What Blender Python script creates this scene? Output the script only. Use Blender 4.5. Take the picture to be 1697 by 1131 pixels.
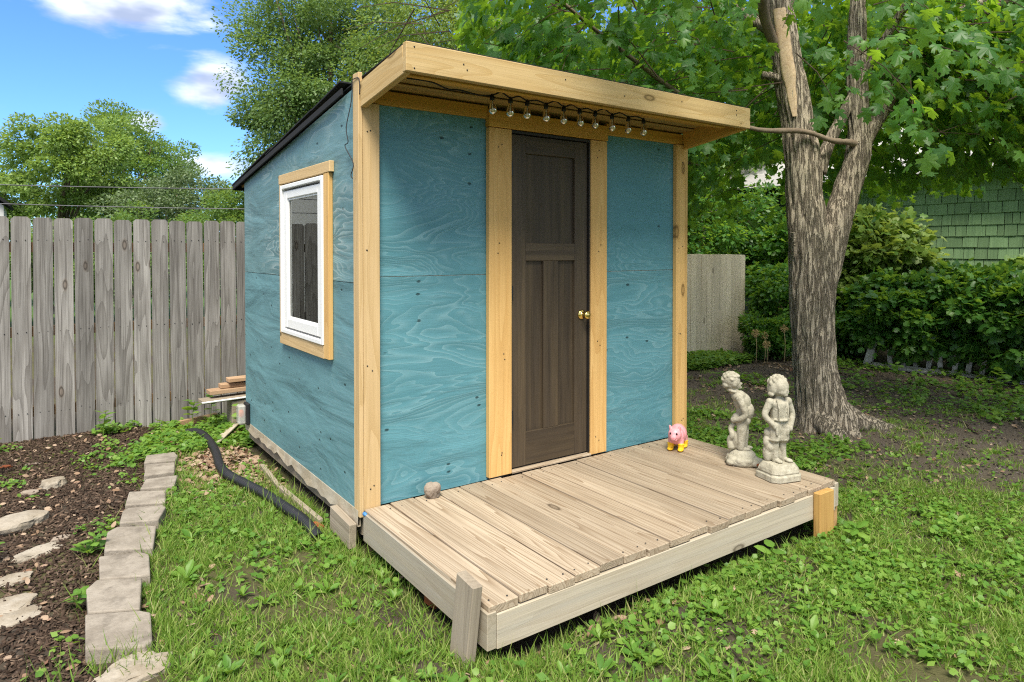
import bpy, bmesh, math, random
import numpy as np
from mathutils import Vector, Matrix, noise as mn

for o in list(bpy.data.objects): bpy.data.objects.remove(o)
random.seed(7); rng = np.random.default_rng(7)
SC = bpy.context.scene
COL = SC.collection
R = math.radians

# ------------------------------------------------------------------ camera
cd = bpy.data.cameras.new('camera'); cam = bpy.data.objects.new('camera', cd); COL.objects.link(cam)
cam.location = (-1.435, -3.456, 1.396)
cam.rotation_euler = (R(89.0), 0, R(54.7 - 90))
cd.sensor_width = 36; cd.lens = 1119 * 36 / 1697
cd.shift_y = -0.0772; cd.clip_start = 0.05; cd.clip_end = 2000
SC.camera = cam
CAM = Vector(cam.location)
FWD = Vector((math.cos(R(54.7)), math.sin(R(54.7)), 0)); RGT = Vector((FWD.y, -FWD.x, 0))

# ------------------------------------------------------------------ node helpers
def nd(nt, t, ins=None, **props):
    n = nt.nodes.new(t)
    for k, v in props.items(): setattr(n, k, v)
    for k, v in (ins or {}).items():
        s = n.inputs[k]
        if isinstance(v, bpy.types.NodeSocket): nt.links.new(v, s)
        else: s.default_value = v
    return n
def MA(nt, op, a, b=0.0, c=None, clamp=False):
    ins = {0: a, 1: b}
    if c is not None: ins[2] = c
    return nd(nt, 'ShaderNodeMath', ins, operation=op, use_clamp=clamp).outputs[0]
def VM(nt, op, a, b=(0, 0, 0)):
    return nd(nt, 'ShaderNodeVectorMath', {0: a, 1: b}, operation=op).outputs[0]
def c4(c): return (c[0], c[1], c[2], 1.0)
def MX(nt, f, a, b, mode='MIX'):
    n = nt.nodes.new('ShaderNodeMix'); n.data_type = 'RGBA'; n.blend_type = mode
    for i, v in ((0, f), (6, a), (7, b)):
        if isinstance(v, bpy.types.NodeSocket): nt.links.new(v, n.inputs[i])
        else: n.inputs[i].default_value = v if i == 0 else c4(v)
    return n.outputs[2]
def RP(nt, f, stops):
    n = nt.nodes.new('ShaderNodeValToRGB'); e = n.color_ramp.elements
    while len(e) < len(stops): e.new(0.5)
    for el, (p, c) in zip(e, stops):
        el.position = p; el.color = c4(c) if isinstance(c, (tuple, list)) else (c, c, c, 1)
    nt.links.new(f, n.inputs[0]); return n.outputs[0]
def SS(nt, v, lo, hi):
    n = nd(nt, 'ShaderNodeMapRange', {0: v, 1: lo, 2: hi, 3: 0.0, 4: 1.0}, interpolation_type='SMOOTHSTEP'); return n.outputs[0]
def NZ(nt, vec, scale=1.0, detail=2.0, rough=0.5, dist=0.0):
    return nd(nt, 'ShaderNodeTexNoise', {'Vector': vec, 'Scale': scale, 'Detail': detail, 'Roughness': rough, 'Distortion': dist}).outputs[0]

# ------------------------------------------------------------------ world: daylight sky with fair-weather cloud, heavier fill cloud added out of view
SUN = Vector((-0.30, -0.45, 0.84)).normalized()
SUN_EL = math.asin(SUN.z); SUN_ROT = math.atan2(SUN.x, SUN.y)
SKY_STRENGTH, SUN_STRENGTH, EXPOSURE = 0.15, 2.2, 1.68
wd = bpy.data.worlds.new('World'); SC.world = wd; wd.use_nodes = True
nt = wd.node_tree; nt.nodes.clear()
sky = nd(nt, 'ShaderNodeTexSky', sky_type='NISHITA')
sky.sun_disc = False; sky.sun_elevation = SUN_EL; sky.sun_rotation = SUN_ROT
sky.air_density = 1.0; sky.dust_density = 0.3; sky.ozone_density = 2.5; sky.altitude = 300
tc = nd(nt, 'ShaderNodeTexCoord').outputs['Generated']
sx = nd(nt, 'ShaderNodeSeparateXYZ', {0: VM(nt, 'NORMALIZE', tc)})
az = MA(nt, 'ARCTAN2', sx.outputs[1], sx.outputs[0]); el = MA(nt, 'ARCSINE', sx.outputs[2])
blob = None
for a, e, sa, se, h in ((84.3, 17.8, 7.2, 2.3, .92), (78.4, 12.4, 2.7, 2.2, .9), (83.2, 9.3, 1.6, 1.1, .85), (78.5, 6.6, 4.6, 1.3, .8), (93.0, 9.5, 4.0, 1.5, .6)):
    da = MA(nt, 'DIVIDE', MA(nt, 'SUBTRACT', az, R(a)), R(sa)); de = MA(nt, 'DIVIDE', MA(nt, 'SUBTRACT', el, R(e)), R(se))
    q = MA(nt, 'ADD', MA(nt, 'POWER', MA(nt, 'ABSOLUTE', da), 2.0), MA(nt, 'POWER', MA(nt, 'ABSOLUTE', de), 2.0))
    g = MA(nt, 'MULTIPLY', MA(nt, 'EXPONENT', MA(nt, 'MULTIPLY', q, -0.7)), h)
    blob = g if blob is None else MA(nt, 'MAXIMUM', blob, g)
cv = nd(nt, 'ShaderNodeCombineXYZ', {0: MA(nt, 'MULTIPLY', az, 5.0), 1: MA(nt, 'MULTIPLY', el, 13.0), 2: 0.3}).outputs[0]
cn = NZ(nt, cv, 1.6, 6.0, 0.55, 0.3)
far = SS(nt, MA(nt, 'ABSOLUTE', MA(nt, 'SUBTRACT', az, R(70))), R(40), R(75))
far = MA(nt, 'MAXIMUM', far, SS(nt, el, R(24), R(34)))
fill_cloud = MA(nt, 'MULTIPLY', far, 0.86)  # extra cloud added outside the view to brighten and neutralise the fill light
dens = MA(nt, 'ADD', MA(nt, 'MAXIMUM', blob, fill_cloud), MA(nt, 'MULTIPLY', MA(nt, 'SUBTRACT', cn, 0.5), 1.5))
dens = SS(nt, dens, 0.38, 0.85)
shade = SS(nt, NZ(nt, VM(nt, 'ADD', cv, (0.0, 0.35, 0.0)), 1.6, 4.0), 0.38, 0.66)
ccol = MX(nt, shade, (3.1, 3.15, 3.25), (1.2, 1.35, 1.7))
blue = MX(nt, 1.0, sky.outputs[0], (0.235, 0.365, 0.57), 'MULTIPLY')
skyc = MX(nt, MA(nt, 'MULTIPLY', dens, 0.84), blue, ccol)
bg = nd(nt, 'ShaderNodeBackground', {'Color': skyc, 'Strength': SKY_STRENGTH})
nt.links.new(bg.outputs[0], nd(nt, 'ShaderNodeOutputWorld').inputs[0])

ld = bpy.data.lights.new('sun', 'SUN'); ld.energy = SUN_STRENGTH; ld.angle = R(24.0); ld.color = (1, 0.93, 0.80)
sun = bpy.data.objects.new('sun', ld); COL.objects.link(sun); sun.location = (6, -6, 12)
sun.rotation_euler = SUN.to_track_quat('Z', 'Y').to_euler()
vs = SC.view_settings; vs.view_transform = 'Standard'; vs.look = 'None'; vs.exposure = EXPOSURE; vs.gamma = 1.0; vs.use_curve_mapping = False
cy = SC.cycles; cy.max_bounces = 7; cy.diffuse_bounces = 4; cy.glossy_bounces = 3; cy.transmission_bounces = 5
cy.transparent_max_bounces = 6; cy.sample_clamp_indirect = 6.0; cy.caustics_reflective = False; cy.caustics_refractive = False
cy.use_denoising = False; cy.filter_width = 1.15

# ------------------------------------------------------------------ object helpers
WM = {}
def obj(name, me, mat=None, parent=None, world=None):
    o = bpy.data.objects.new(name, me); COL.objects.link(o)
    world = world or Matrix(); WM[o] = world
    if parent is not None:
        o.parent = parent; o.matrix_basis = WM[parent].inverted() @ world
    else: o.matrix_basis = world
    if mat is not None and me is not None and len(me.materials) == 0: me.materials.append(mat)
    elif mat is not None and me is not None and me.materials[0] is not mat:
        o.material_slots[0].link = 'OBJECT'; o.material_slots[0].material = mat
    return o
def T(*a): return Matrix.Translation(Vector(a))
def tag(o, label, cat, group=None):
    o['label'] = label; o['category'] = cat
    if group: o['group'] = group
    return o
def thing(name, label, cat, loc=(0, 0, 0), group=None, rot=0.0):
    return tag(obj(name, None, None, None, T(*loc) @ Matrix.Rotation(rot, 4, 'Z')), label, cat, group)
def kind(o, k): o['kind'] = k; return o
def bm_mesh(bm, name, smooth=False):
    me = bpy.data.meshes.new(name)
    if smooth:
        for f in bm.faces: f.smooth = True
    bm.to_mesh(me); bm.free(); return me
BOX = {}
def box_mesh(l, w, t, bev=0.003):
    k = (round(l, 3), round(w, 3), round(t, 3), bev)
    if k not in BOX:
        bm = bmesh.new(); bmesh.ops.create_cube(bm, size=1.0)
        bmesh.ops.scale(bm, vec=(l, w, t), verts=bm.verts)
        if bev: bmesh.ops.bevel(bm, geom=bm.edges[:], offset=min(bev, t * .3), segments=1, affect='EDGES')
        BOX[k] = bm_mesh(bm, 'board')
    return BOX[k].copy() if False else BOX[k]
def frame(p0, p1, wdir):
    p0, p1 = Vector(p0), Vector(p1); x = (p1 - p0).normalized(); z = x.cross(Vector(wdir)).normalized(); y = z.cross(x)
    m = Matrix((x, y, z)).transposed().to_4x4(); m.translation = (p0 + p1) / 2; return m
def board(name, p0, p1, wdir, w, t, mat, parent=None, bev=0.003):
    L = (Vector(p1) - Vector(p0)).length
    return obj(name, box_mesh(L, w, t, bev), mat, parent, frame(p0, p1, wdir))
def box(name, xr, yr, zr, mat, parent=None, bev=0.003, along=None):
    c = Vector(((xr[0] + xr[1]) / 2, (yr[0] + yr[1]) / 2, (zr[0] + zr[1]) / 2)); d = [xr[1] - xr[0], yr[1] - yr[0], zr[1] - zr[0]]
    order = sorted(range(3), key=lambda i: -d[i])
    if along is not None: order.remove(along); order.insert(0, along)
    e = [Vector((1, 0, 0)), Vector((0, 1, 0)), Vector((0, 0, 1))]; a, b = order[0], order[1]
    return board(name, c - e[a] * d[a] / 2, c + e[a] * d[a] / 2, e[b], d[b], d[order[2]], mat, parent, bev)
def data_mesh(name, V, F, smooth=False):
    me = bpy.data.meshes.new(name); me.from_pydata([tuple(v) for v in V], [], F)
    if smooth: me.polygons.foreach_set('use_smooth', [True] * len(me.polygons))
    me.update(); return me
def lathe(prof, seg=20, name='lathe', smooth=True):
    V, F = [], []
    for r, z in prof:
        for i in range(seg):
            a = 2 * math.pi * i / seg; V.append((r * math.cos(a), r * math.sin(a), z))
    for j in range(len(prof) - 1):
        for i in range(seg):
            k = (i + 1) % seg; F.append((j * seg + i, j * seg + k, (j + 1) * seg + k, (j + 1) * seg + i))
    return data_mesh(name, V, F, smooth)
def smooth_path(pts, n):
    P = [Vector(p) for p in pts]; out = []
    for i in range(len(P) - 1):
        a, b, c, d = P[max(i - 1, 0)], P[i], P[i + 1], P[min(i + 2, len(P) - 1)]
        for k in range(n):
            t = k / n
            out.append(0.5 * ((2 * b) + (c - a) * t + (2 * a - 5 * b + 4 * c - d) * t * t + (3 * b - a - 3 * c + d) * t ** 3))
    out.append(P[-1]); return out
def smooth_vals(v, n):
    out = []
    for i in range(len(v) - 1):
        for k in range(n): out.append(v[i] + (v[i + 1] - v[i]) * k / n)
    return out + [v[-1]]
def tube_geo(pts, rad, seg=8, disp=None, cap=True):
    V, F = [], []; up = Vector((0.3, 0.2, 1)).normalized(); prev = None
    for i, p in enumerate(pts):
        d = (pts[min(i + 1, len(pts) - 1)] - pts[max(i - 1, 0)]).normalized()
        if prev is None:
            u = d.orthogonal().normalized()
        else:
            u = (prev - d * prev.dot(d)).normalized()
        prev = u; w = d.cross(u)
        for k in range(seg):
            a = 2 * math.pi * k / seg; n = u * math.cos(a) + w * math.sin(a)
            r = rad[i]
            if disp: r = disp(p, n, r, i, a)
            V.append(p + n * r)
    for i in range(len(pts) - 1):
        for k in range(seg):
            q = (k + 1) % seg; F.append((i * seg + k, i * seg + q, (i + 1) * seg + q, (i + 1) * seg + k))
    if cap: F += [tuple(range(seg))[::-1], tuple((len(pts) - 1) * seg + k for k in range(seg))]
    return V, F
def join_geo(parts):
    V, F = [], []
    for v, f in parts:
        o = len(V); V += list(v); F += [tuple(i + o for i in q) for q in f]
    return V, F
def tube(name, pts, rad, mat, parent=None, seg=8, n=6, world=None, cap=True):
    P = smooth_path(pts, n); r = smooth_vals(rad, n) if isinstance(rad, (list, tuple)) else [rad] * len(P)
    return obj(name, data_mesh(name, *tube_geo(P, r, seg, cap=cap), smooth=True), mat, parent, world)
def prism(name, poly, ext, mat, parent, m):
    """polygon in local xy, extruded along local z from 0 to ext; m = world matrix"""
    n = len(poly); V = [(x, y, 0) for x, y in poly] + [(x, y, ext) for x, y in poly]
    F = [tuple(range(n))[::-1], tuple(range(n, 2 * n))] + [(i, (i + 1) % n, n + (i + 1) % n, n + i) for i in range(n)]
    return obj(name, data_mesh(name, V, F), mat, parent, m)

# numpy fractal noise
def vnoise(x, y, seed=0):
    xi = np.floor(x).astype(np.int64); yi = np.floor(y).astype(np.int64); fx = x - xi; fy = y - yi
    def h(a, b):
        n = (a * 374761393 + b * 668265263 + seed * 2147483) & 0x7fffffff
        n = ((n ^ (n >> 13)) * 1274126177) & 0x7fffffff
        return ((n ^ (n >> 16)) & 0xffff) / 65535.0
    fx = fx * fx * (3 - 2 * fx); fy = fy * fy * (3 - 2 * fy)
    return (h(xi, yi) * (1 - fx) + h(xi + 1, yi) * fx) * (1 - fy) + (h(xi, yi + 1) * (1 - fx) + h(xi + 1, yi + 1) * fx) * fy
def fbm(x, y, seed=0, oct=4):
    s, a, t = 0, 1.0, 0
    for i in range(oct): s = s + a * vnoise(x * 2 ** i, y * 2 ** i, seed + i); t += a; a *= .5
    return s / t
def sstep(a, b, v): t = np.clip((v - a) / (b - a), 0, 1); return t * t * (3 - 2 * t)
BX = np.array([-1.30, -1.28, -1.26, -1.19, -1.1, -1.02, -.98, -.87, -.82, -.79, -.70, -.62]); BY = np.array([-4., -.5, 0, .3, .65, 1.0, 1.25, 1.5, 1.8, 2.1, 2.5, 3.4])
def bedline(y): return np.interp(y, BY, BX)
def gz(x, y):
    x = np.asarray(x, float); y = np.asarray(y, float)
    z = -.205 - .075 * sstep(.4, 2.5, x) + .05 * (fbm(x * .9, y * .9, 3) - .5) + .03 * (fbm(x * 4, y * 4, 9) - .5)
    z = z + .03 * sstep(.03, -.12, x - bedline(y)) * (y < 3.6)
    z = z + .035 * np.exp(-((x - bedline(y) - .14) / .22) ** 2) * (y < 2.7)
    under = sstep(.25, -.05, np.maximum(np.maximum(-x, x - 2.55), np.maximum(-1.2 - y, y - 2.4)))
    dk = sstep(.2, -.05, np.maximum(np.maximum(.15 - x, x - 2.6), np.maximum(-1.25 - y, y + .1)))
    return z - .05 * under - .04 * dk
def GZ(x, y): return float(gz(x, y))

def scatter(name, tv, tf, A, O):
    """instances of a template (verts tv k*3, faces tf) with matrices A n*3*3 and offsets O n*3, joined as one mesh"""
    tv = np.asarray(tv, float); n = len(O); k = len(tv)
    V = np.einsum('nij,kj->nki', A, tv) + O[:, None, :]
    me = bpy.data.meshes.new(name); me.vertices.add(n * k); me.vertices.foreach_set('co', V.reshape(-1).astype(np.float32))
    li = np.concatenate([np.array(f) for f in tf]); ls = np.array([len(f) for f in tf])
    L = (li[None, :] + (np.arange(n) * k)[:, None]).reshape(-1)
    tot = np.tile(ls, n); st = np.concatenate([[0], np.cumsum(tot)[:-1]])
    me.loops.add(len(L)); me.loops.foreach_set('vertex_index', L.astype(np.int32))
    me.polygons.add(len(tot)); me.polygons.foreach_set('loop_start', st.astype(np.int32)); me.polygons.foreach_set('loop_total', tot.astype(np.int32))
    me.update(calc_edges=True); return me
def nrm(v): return v / np.maximum(np.linalg.norm(v, axis=-1, keepdims=True), 1e-9)
def basis(t, n, s):
    """columns x=side, y=t (tip direction), z=normal; s = scale n or n*3"""
    t = nrm(t); x = nrm(np.cross(t, n)); z = np.cross(x, t)
    B = np.stack([x, t, z], axis=2); s = np.asarray(s, float)
    return B * (s[:, None, None] if s.ndim == 1 else s[:, None, :])
def rdir(n, up=0.0): v = rng.normal(size=(n, 3)); v[:, 2] += up; return nrm(v)

# ------------------------------------------------------------------ materials
def newmat(name):
    m = bpy.data.materials.new(name); m.use_nodes = True; nt = m.node_tree
    return m, nt, nt.nodes['Principled BSDF']
def setp(b, nt, **k):
    for n, v in k.items():
        n = n.replace('_', ' ')
        if isinstance(v, bpy.types.NodeSocket): nt.links.new(v, b.inputs[n])
        else: b.inputs[n].default_value = c4(v) if isinstance(v, (tuple, list)) and len(v) == 3 else v
def bump(nt, b, h, strength=0.4, dist=0.01):
    n = nd(nt, 'ShaderNodeBump', {'Height': h, 'Strength': strength, 'Distance': dist}); nt.links.new(n.outputs[0], b.inputs['Normal'])
def ocoord(nt, spread=1.0):
    co = nd(nt, 'ShaderNodeTexCoord').outputs['Object']; r = nd(nt, 'ShaderNodeObjectInfo').outputs['Random']
    off = nd(nt, 'ShaderNodeCombineXYZ', {0: MA(nt, 'MULTIPLY', r, 37.0 * spread), 1: MA(nt, 'MULTIPLY', r, 91.0 * spread), 2: MA(nt, 'MULTIPLY', r, 53.0 * spread)}).outputs[0]
    return VM(nt, 'ADD', co, off), r
def plain(name, col, rough=0.6, metal=0.0, spec=0.4, var=0.0, scale=30):
    m, nt, b = newmat(name)
    if var:
        v, r = ocoord(nt); n = NZ(nt, v, scale, 4.0)
        col2 = MX(nt, n, [c * (1 - var) for c in col], [min(1, c * (1 + var)) for c in col]); setp(b, nt, Base_Color=col2)
        bump(nt, b, n, .2, .004)
    else: setp(b, nt, Base_Color=col)
    setp(b, nt, Roughness=rough, Metallic=metal, Specular_IOR_Level=spec); return m
def wood(name, light, dark, streak, ring=7.0, ringamt=.55, fibre=.35, rough=.78, knots=.75, blotch=.4, bumpy=.35, knotcol=None, objvar=.2, along=.45, across=6.0):
    m, nt, b = newmat(name); v, r = ocoord(nt)
    n = NZ(nt, VM(nt, 'MULTIPLY', v, (along, across, across)), 1.0, 2.0, .45, .25)
    ph = MA(nt, 'FRACT', MA(nt, 'MULTIPLY', n, ring * 2)); rg = MA(nt, 'POWER', ph, 2.2)
    fb = NZ(nt, VM(nt, 'MULTIPLY', v, (3.0, 160.0, 160.0)), 1.0, 3.0, .6)
    st = SS(nt, NZ(nt, VM(nt, 'MULTIPLY', v, (.8, 22.0, 22.0)), 1.0, 4.0, .6), .35, .75)
    bl = SS(nt, NZ(nt, VM(nt, 'MULTIPLY', v, (2.0, 6.0, 6.0)), 1.0, 3.0), .4, .7)
    f = MA(nt, 'ADD', MA(nt, 'MULTIPLY', rg, ringamt), MA(nt, 'MULTIPLY', MA(nt, 'SUBTRACT', fb, .35), fibre), clamp=True)
    col = MX(nt, f, light, dark); col = MX(nt, MA(nt, 'MULTIPLY', st, blotch), col, streak)
    col = MX(nt, MA(nt, 'MULTIPLY', bl, blotch * .5), col, dark)
    fs = SS(nt, NZ(nt, VM(nt, 'MULTIPLY', v, (1.3, 75.0, 75.0)), 1.0, 5.0, .7), .46, .68)
    col = MX(nt, MA(nt, 'MULTIPLY', fs, fibre * .75), col, [c * .62 for c in dark])
    h = MA(nt, 'SUBTRACT', MA(nt, 'MULTIPLY', fb, .6), MA(nt, 'MULTIPLY', rg, .5))
    if knots:
        kv = VM(nt, 'MULTIPLY', v, (2.1, 5.5, 1.0))
        vo = nd(nt, 'ShaderNodeTexVoronoi', {'Vector': kv, 'Scale': 1.0, 'Randomness': .9}, voronoi_dimensions='2D')
        sel = SS(nt, nd(nt, 'ShaderNodeSeparateColor', {0: vo.outputs['Color']}).outputs[0], knots, knots + .02)
        kd = MA(nt, 'ADD', vo.outputs['Distance'], MA(nt, 'MULTIPLY', MA(nt, 'SUBTRACT', n, .5), .12))
        k1 = MA(nt, 'MULTIPLY', MA(nt, 'SUBTRACT', 1.0, SS(nt, kd, .06, .15)), sel)
        k2 = MA(nt, 'MULTIPLY', MA(nt, 'MULTIPLY', SS(nt, kd, .03, .07), MA(nt, 'SUBTRACT', 1.0, SS(nt, kd, .07, .11))), sel)
        col = MX(nt, MA(nt, 'MULTIPLY', k1, .6), col, knotcol or [c * .55 for c in dark]); col = MX(nt, MA(nt, 'MULTIPLY', k2, .7), col, [c * .25 for c in dark])
    hv = nd(nt, 'ShaderNodeHueSaturation', {'Value': MA(nt, 'ADD', 1.0 - objvar / 2, MA(nt, 'MULTIPLY', r, objvar)), 'Color': col}).outputs[0]
    setp(b, nt, Base_Color=hv, Roughness=rough, Specular_IOR_Level=.25); bump(nt, b, h, bumpy, .004); return m
def plywood(name, base, pale, deep, rough=.55, knotty=0.0, pale_amt=.55):
    m, nt, b = newmat(name); v, r = ocoord(nt, .3)
    w = VM(nt, 'MULTIPLY', v, (.85, 3.1, 3.1))
    n = NZ(nt, w, 1.25, 3.0, .42, .55)
    ph = MA(nt, 'FRACT', MA(nt, 'MULTIPLY', n, 23.0)); saw = MA(nt, 'POWER', ph, 3.2)
    edge = MA(nt, 'MULTIPLY', saw, SS(nt, NZ(nt, v, 1.6, 3.0), .36, .62))
    fine = NZ(nt, VM(nt, 'MULTIPLY', v, (5.0, 90.0, 90.0)), 1.0, 4.0, .65)
    blot = NZ(nt, v, 2.2, 4.0, .6)
    col = MX(nt, SS(nt, blot, .3, .75), deep, base)
    col = MX(nt, MA(nt, 'MULTIPLY', edge, pale_amt), col, pale)
    col = MX(nt, MA(nt, 'MULTIPLY', SS(nt, fine, .52, .8), .28), col, pale)
    h = MA(nt, 'ADD', MA(nt, 'MULTIPLY', ph, .8), MA(nt, 'MULTIPLY', fine, .5))
    kv = VM(nt, 'MULTIPLY', v, (5.0, 8.5, 1.0))
    vo = nd(nt, 'ShaderNodeTexVoronoi', {'Vector': kv, 'Scale': 1.0}, voronoi_dimensions='2D')
    sc = nd(nt, 'ShaderNodeSeparateColor', {0: vo.outputs['Color']})
    sel = SS(nt, sc.outputs[0], .92 - knotty * .42, .93 - knotty * .42)
    kd = MA(nt, 'ADD', vo.outputs['Distance'], MA(nt, 'MULTIPLY', MA(nt, 'SUBTRACT', fine, .5), .12))
    k = MA(nt, 'MULTIPLY', MA(nt, 'SUBTRACT', 1.0, SS(nt, kd, .03, .085)), sel)
    col = MX(nt, MA(nt, 'MULTIPLY', k, .85), col, [c * .16 for c in deep])
    h = MA(nt, 'SUBTRACT', h, MA(nt, 'MULTIPLY', k, 2.0))
    # a few checks in the veneer
    cr = NZ(nt, VM(nt, 'MULTIPLY', v, (.5, 13.0, 1.0)), 1.0, 1.0)
    ck = MA(nt, 'MULTIPLY', MA(nt, 'SUBTRACT', 1.0, SS(nt, MA(nt, 'ABSOLUTE', MA(nt, 'SUBTRACT', cr, .5)), .002, .006)), SS(nt, NZ(nt, VM(nt, 'MULTIPLY', v, (1.1, 1.6, 1.0)), 1.0, 1.0), .71, .74))
    col = MX(nt, MA(nt, 'MULTIPLY', ck, .5), col, [c * .12 for c in deep])
    setp(b, nt, Base_Color=col, Roughness=rough, Specular_IOR_Level=.3); bump(nt, b, h, .5, .005); return m
def leafmat(name, cols, trans, tcol, rough=.45, spec=.35):
    m, nt, b = newmat(name)
    ri = nd(nt, 'ShaderNodeNewGeometry').outputs['Random Per Island']
    oi = nd(nt, 'ShaderNodeObjectInfo').outputs['Random']
    r = MA(nt, 'FRACT', MA(nt, 'ADD', ri, oi))
    st = [(i / (len(cols) - 1), c) for i, c in enumerate(cols)]
    setp(b, nt, Base_Color=RP(nt, r, st), Roughness=rough, Specular_IOR_Level=spec)
    tr = nd(nt, 'ShaderNodeBsdfTranslucent', {'Color': MX(nt, r, [c * .75 for c in tcol], tcol)})
    mix = nd(nt, 'ShaderNodeMixShader', {0: trans, 1: b.outputs[0], 2: tr.outputs[0]})
    nt.links.new(mix.outputs[0], nt.nodes['Material Output'].inputs[0]); return m
def stone(name, a, bcol, dark, scale=6.0, rough=.9, bs=.6):
    m, nt, b = newmat(name); v, r = ocoord(nt)
    n1 = NZ(nt, v, scale, 6.0, .65); n2 = NZ(nt, v, scale * 9, 4.0, .6); n3 = SS(nt, NZ(nt, v, scale * .7, 5.0, .7), .5, .72)
    col = MX(nt, SS(nt, n1, .35, .65), a, bcol); col = MX(nt, MA(nt, 'MULTIPLY', n3, .6), col, dark)
    col = MX(nt, MA(nt, 'MULTIPLY', SS(nt, n2, .55, .75), .3), col, dark)
    setp(b, nt, Base_Color=col, Roughness=rough, Specular_IOR_Level=.2); bump(nt, b, MA(nt, 'ADD', n1, MA(nt, 'MULTIPLY', n2, .35)), bs, .01); return m

M = {}
M['ply_front'] = plywood('ply_front', (.094, .248, .290), (.205, .372, .410), (.080, .224, .264), knotty=.08, pale_amt=.7)
M['ply_side'] = plywood('ply_side', (.118, .250, .276), (.210, .345, .368), (.108, .234, .258), knotty=.55, pale_amt=.35)
M['ply_side_top'] = plywood('ply_side_top', (.135, .248, .258), (.310, .405, .398), (.098, .196, .210), knotty=.15, pale_amt=1.0)
M['pine'] = wood('pine', (.64, .41, .16), (.48, .27, .085), (.56, .33, .11), ring=5, ringamt=.6, fibre=.3, knots=.78, blotch=.5, bumpy=.25)
M['pine_amber'] = wood('pine_amber', (.60, .35, .085), (.44, .22, .04), (.50, .28, .055), ring=5, ringamt=.6, fibre=.3, knots=.78, blotch=.5, bumpy=.25)
M['pine_pale'] = wood('pine_pale', (.60, .43, .225), (.45, .30, .13), (.50, .35, .18), ring=5, ringamt=.6, fibre=.35, knots=.82, blotch=.5, bumpy=.3)
M['fascia'] = wood('fascia', (.58, .425, .21), (.44, .28, .10), (.42, .29, .13), ring=6, ringamt=.6, fibre=.35, knots=.74, blotch=.6, bumpy=.3)
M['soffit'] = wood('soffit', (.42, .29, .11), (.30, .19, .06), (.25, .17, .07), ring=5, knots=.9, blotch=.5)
M['deck'] = wood('deck', (.425, .348, .255), (.225, .160, .100), (.30, .245, .18), ring=9, ringamt=.95, fibre=.4, knots=.94, blotch=.45, bumpy=.5, objvar=.3, along=.30, across=8.5)
M['deck_rim'] = wood('deck_rim', (.42, .37, .285), (.31, .25, .17), (.33, .31, .26), ring=3, ringamt=.35, fibre=.35, knots=.93, blotch=.6, bumpy=.35)
M['grey_wood'] = wood('grey_wood', (.34, .29, .22), (.21, .165, .115), (.24, .205, .16), ring=4, ringamt=.4, fibre=.5, knots=.95, blotch=.6, bumpy=.6)
M['post_amber'] = wood('post_amber', (.52, .33, .11), (.36, .19, .055), (.30, .15, .045), ring=4, ringamt=.5, fibre=.35, knots=.9, blotch=.5)
M['fence_grey'] = wood('fence_grey', (.345, .328, .305), (.105, .094, .083), (.172, .163, .152), ring=6, ringamt=.6, fibre=.8, knots=.80, blotch=.75, bumpy=.8, objvar=.45, knotcol=(.16, .12, .09), across=5.0)
M['fence_beige'] = wood('fence_beige', (.62, .56, .43), (.48, .41, .29), (.46, .42, .33), ring=4, ringamt=.3, fibre=.5, knots=.85, blotch=.5, bumpy=.5, objvar=.3)
M['rail_wood'] = wood('rail_wood', (.45, .28, .13), (.33, .19, .08), (.36, .22, .1), knots=0)
M['scrap_wood'] = wood('scrap_wood', (.46, .31, .19), (.30, .18, .1), (.33, .23, .15), ring=4, knots=.9)
M['door'] = wood('door', (.062, .047, .032), (.033, .024, .016), (.115, .083, .046), ring=3, ringamt=.4, fibre=.5, knots=0, blotch=.55, rough=.5, bumpy=.25, objvar=.3)
M['door_edge'] = plain('door_edge', (.02, .018, .017), .5)
M['interior'] = wood('interior', (.26, .20, .13), (.18, .13, .08), (.2, .15, .1), knots=0)
M['vinyl'] = plain('vinyl', (.80, .80, .78), .35, var=.02, scale=8)
M['skirt'] = stone('skirt', (.46, .41, .32), (.37, .31, .22), (.20, .15, .10), 5, .7, .35)
M['black_metal'] = plain('black_metal', (.012, .012, .013), .45)
M['black_rubber'] = plain('black_rubber', (.012, .012, .013), .6, var=.3, scale=60)
M['roofing'] = plain('roofing', (.012, .013, .015), .95, var=.5, scale=260)
M['brass'] = plain('brass', (.80, .58, .18), .16, 1.0)
M['pipe'] = plain('pipe', (.016, .016, .018), .42, spec=.5, var=.2, scale=20)
M['statue'] = stone('statue', (.45, .42, .33), (.34, .315, .24), (.17, .15, .105), 30, .92, .8)
M['rock'] = stone('rock', (.35, .31, .25), (.25, .21, .155), (.10, .08, .055), 8, .92, .9)
M['pebble'] = stone('pebble', (.30, .25, .20), (.22, .175, .135), (.13, .1, .075), 14, .85, .4)
M['paver'] = stone('paver', (.30, .265, .218), (.215, .186, .150), (.10, .085, .068), 9, .95, .8)
M['brick_red'] = stone('brick_red', (.30, .095, .035), (.22, .065, .028), (.12, .045, .025), 12, .9, .5)
M['pink'] = plain('pink', (.78, .33, .36), .4, var=.05, scale=8)
M['yellow'] = plain('yellow', (.84, .50, .02), .35)
M['eye'] = plain('eye', (.01, .01, .012), .15)
M['pink_dark'] = plain('pink_dark', (.62, .2, .22), .45)
M['white_paint'] = wood('white_paint', (.50, .50, .46), (.40, .39, .34), (.27, .25, .21), ring=3, ringamt=.2, knots=0, blotch=.55)
M['house_green'] = wood('house_green', (.225, .345, .165), (.15, .25, .115), (.11, .19, .09), ring=3, ringamt=.3, fibre=.6, knots=0, blotch=.5, objvar=.35, bumpy=.6)
M['house_dark'] = plain('house_dark', (.03, .05, .03), .9)
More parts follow.
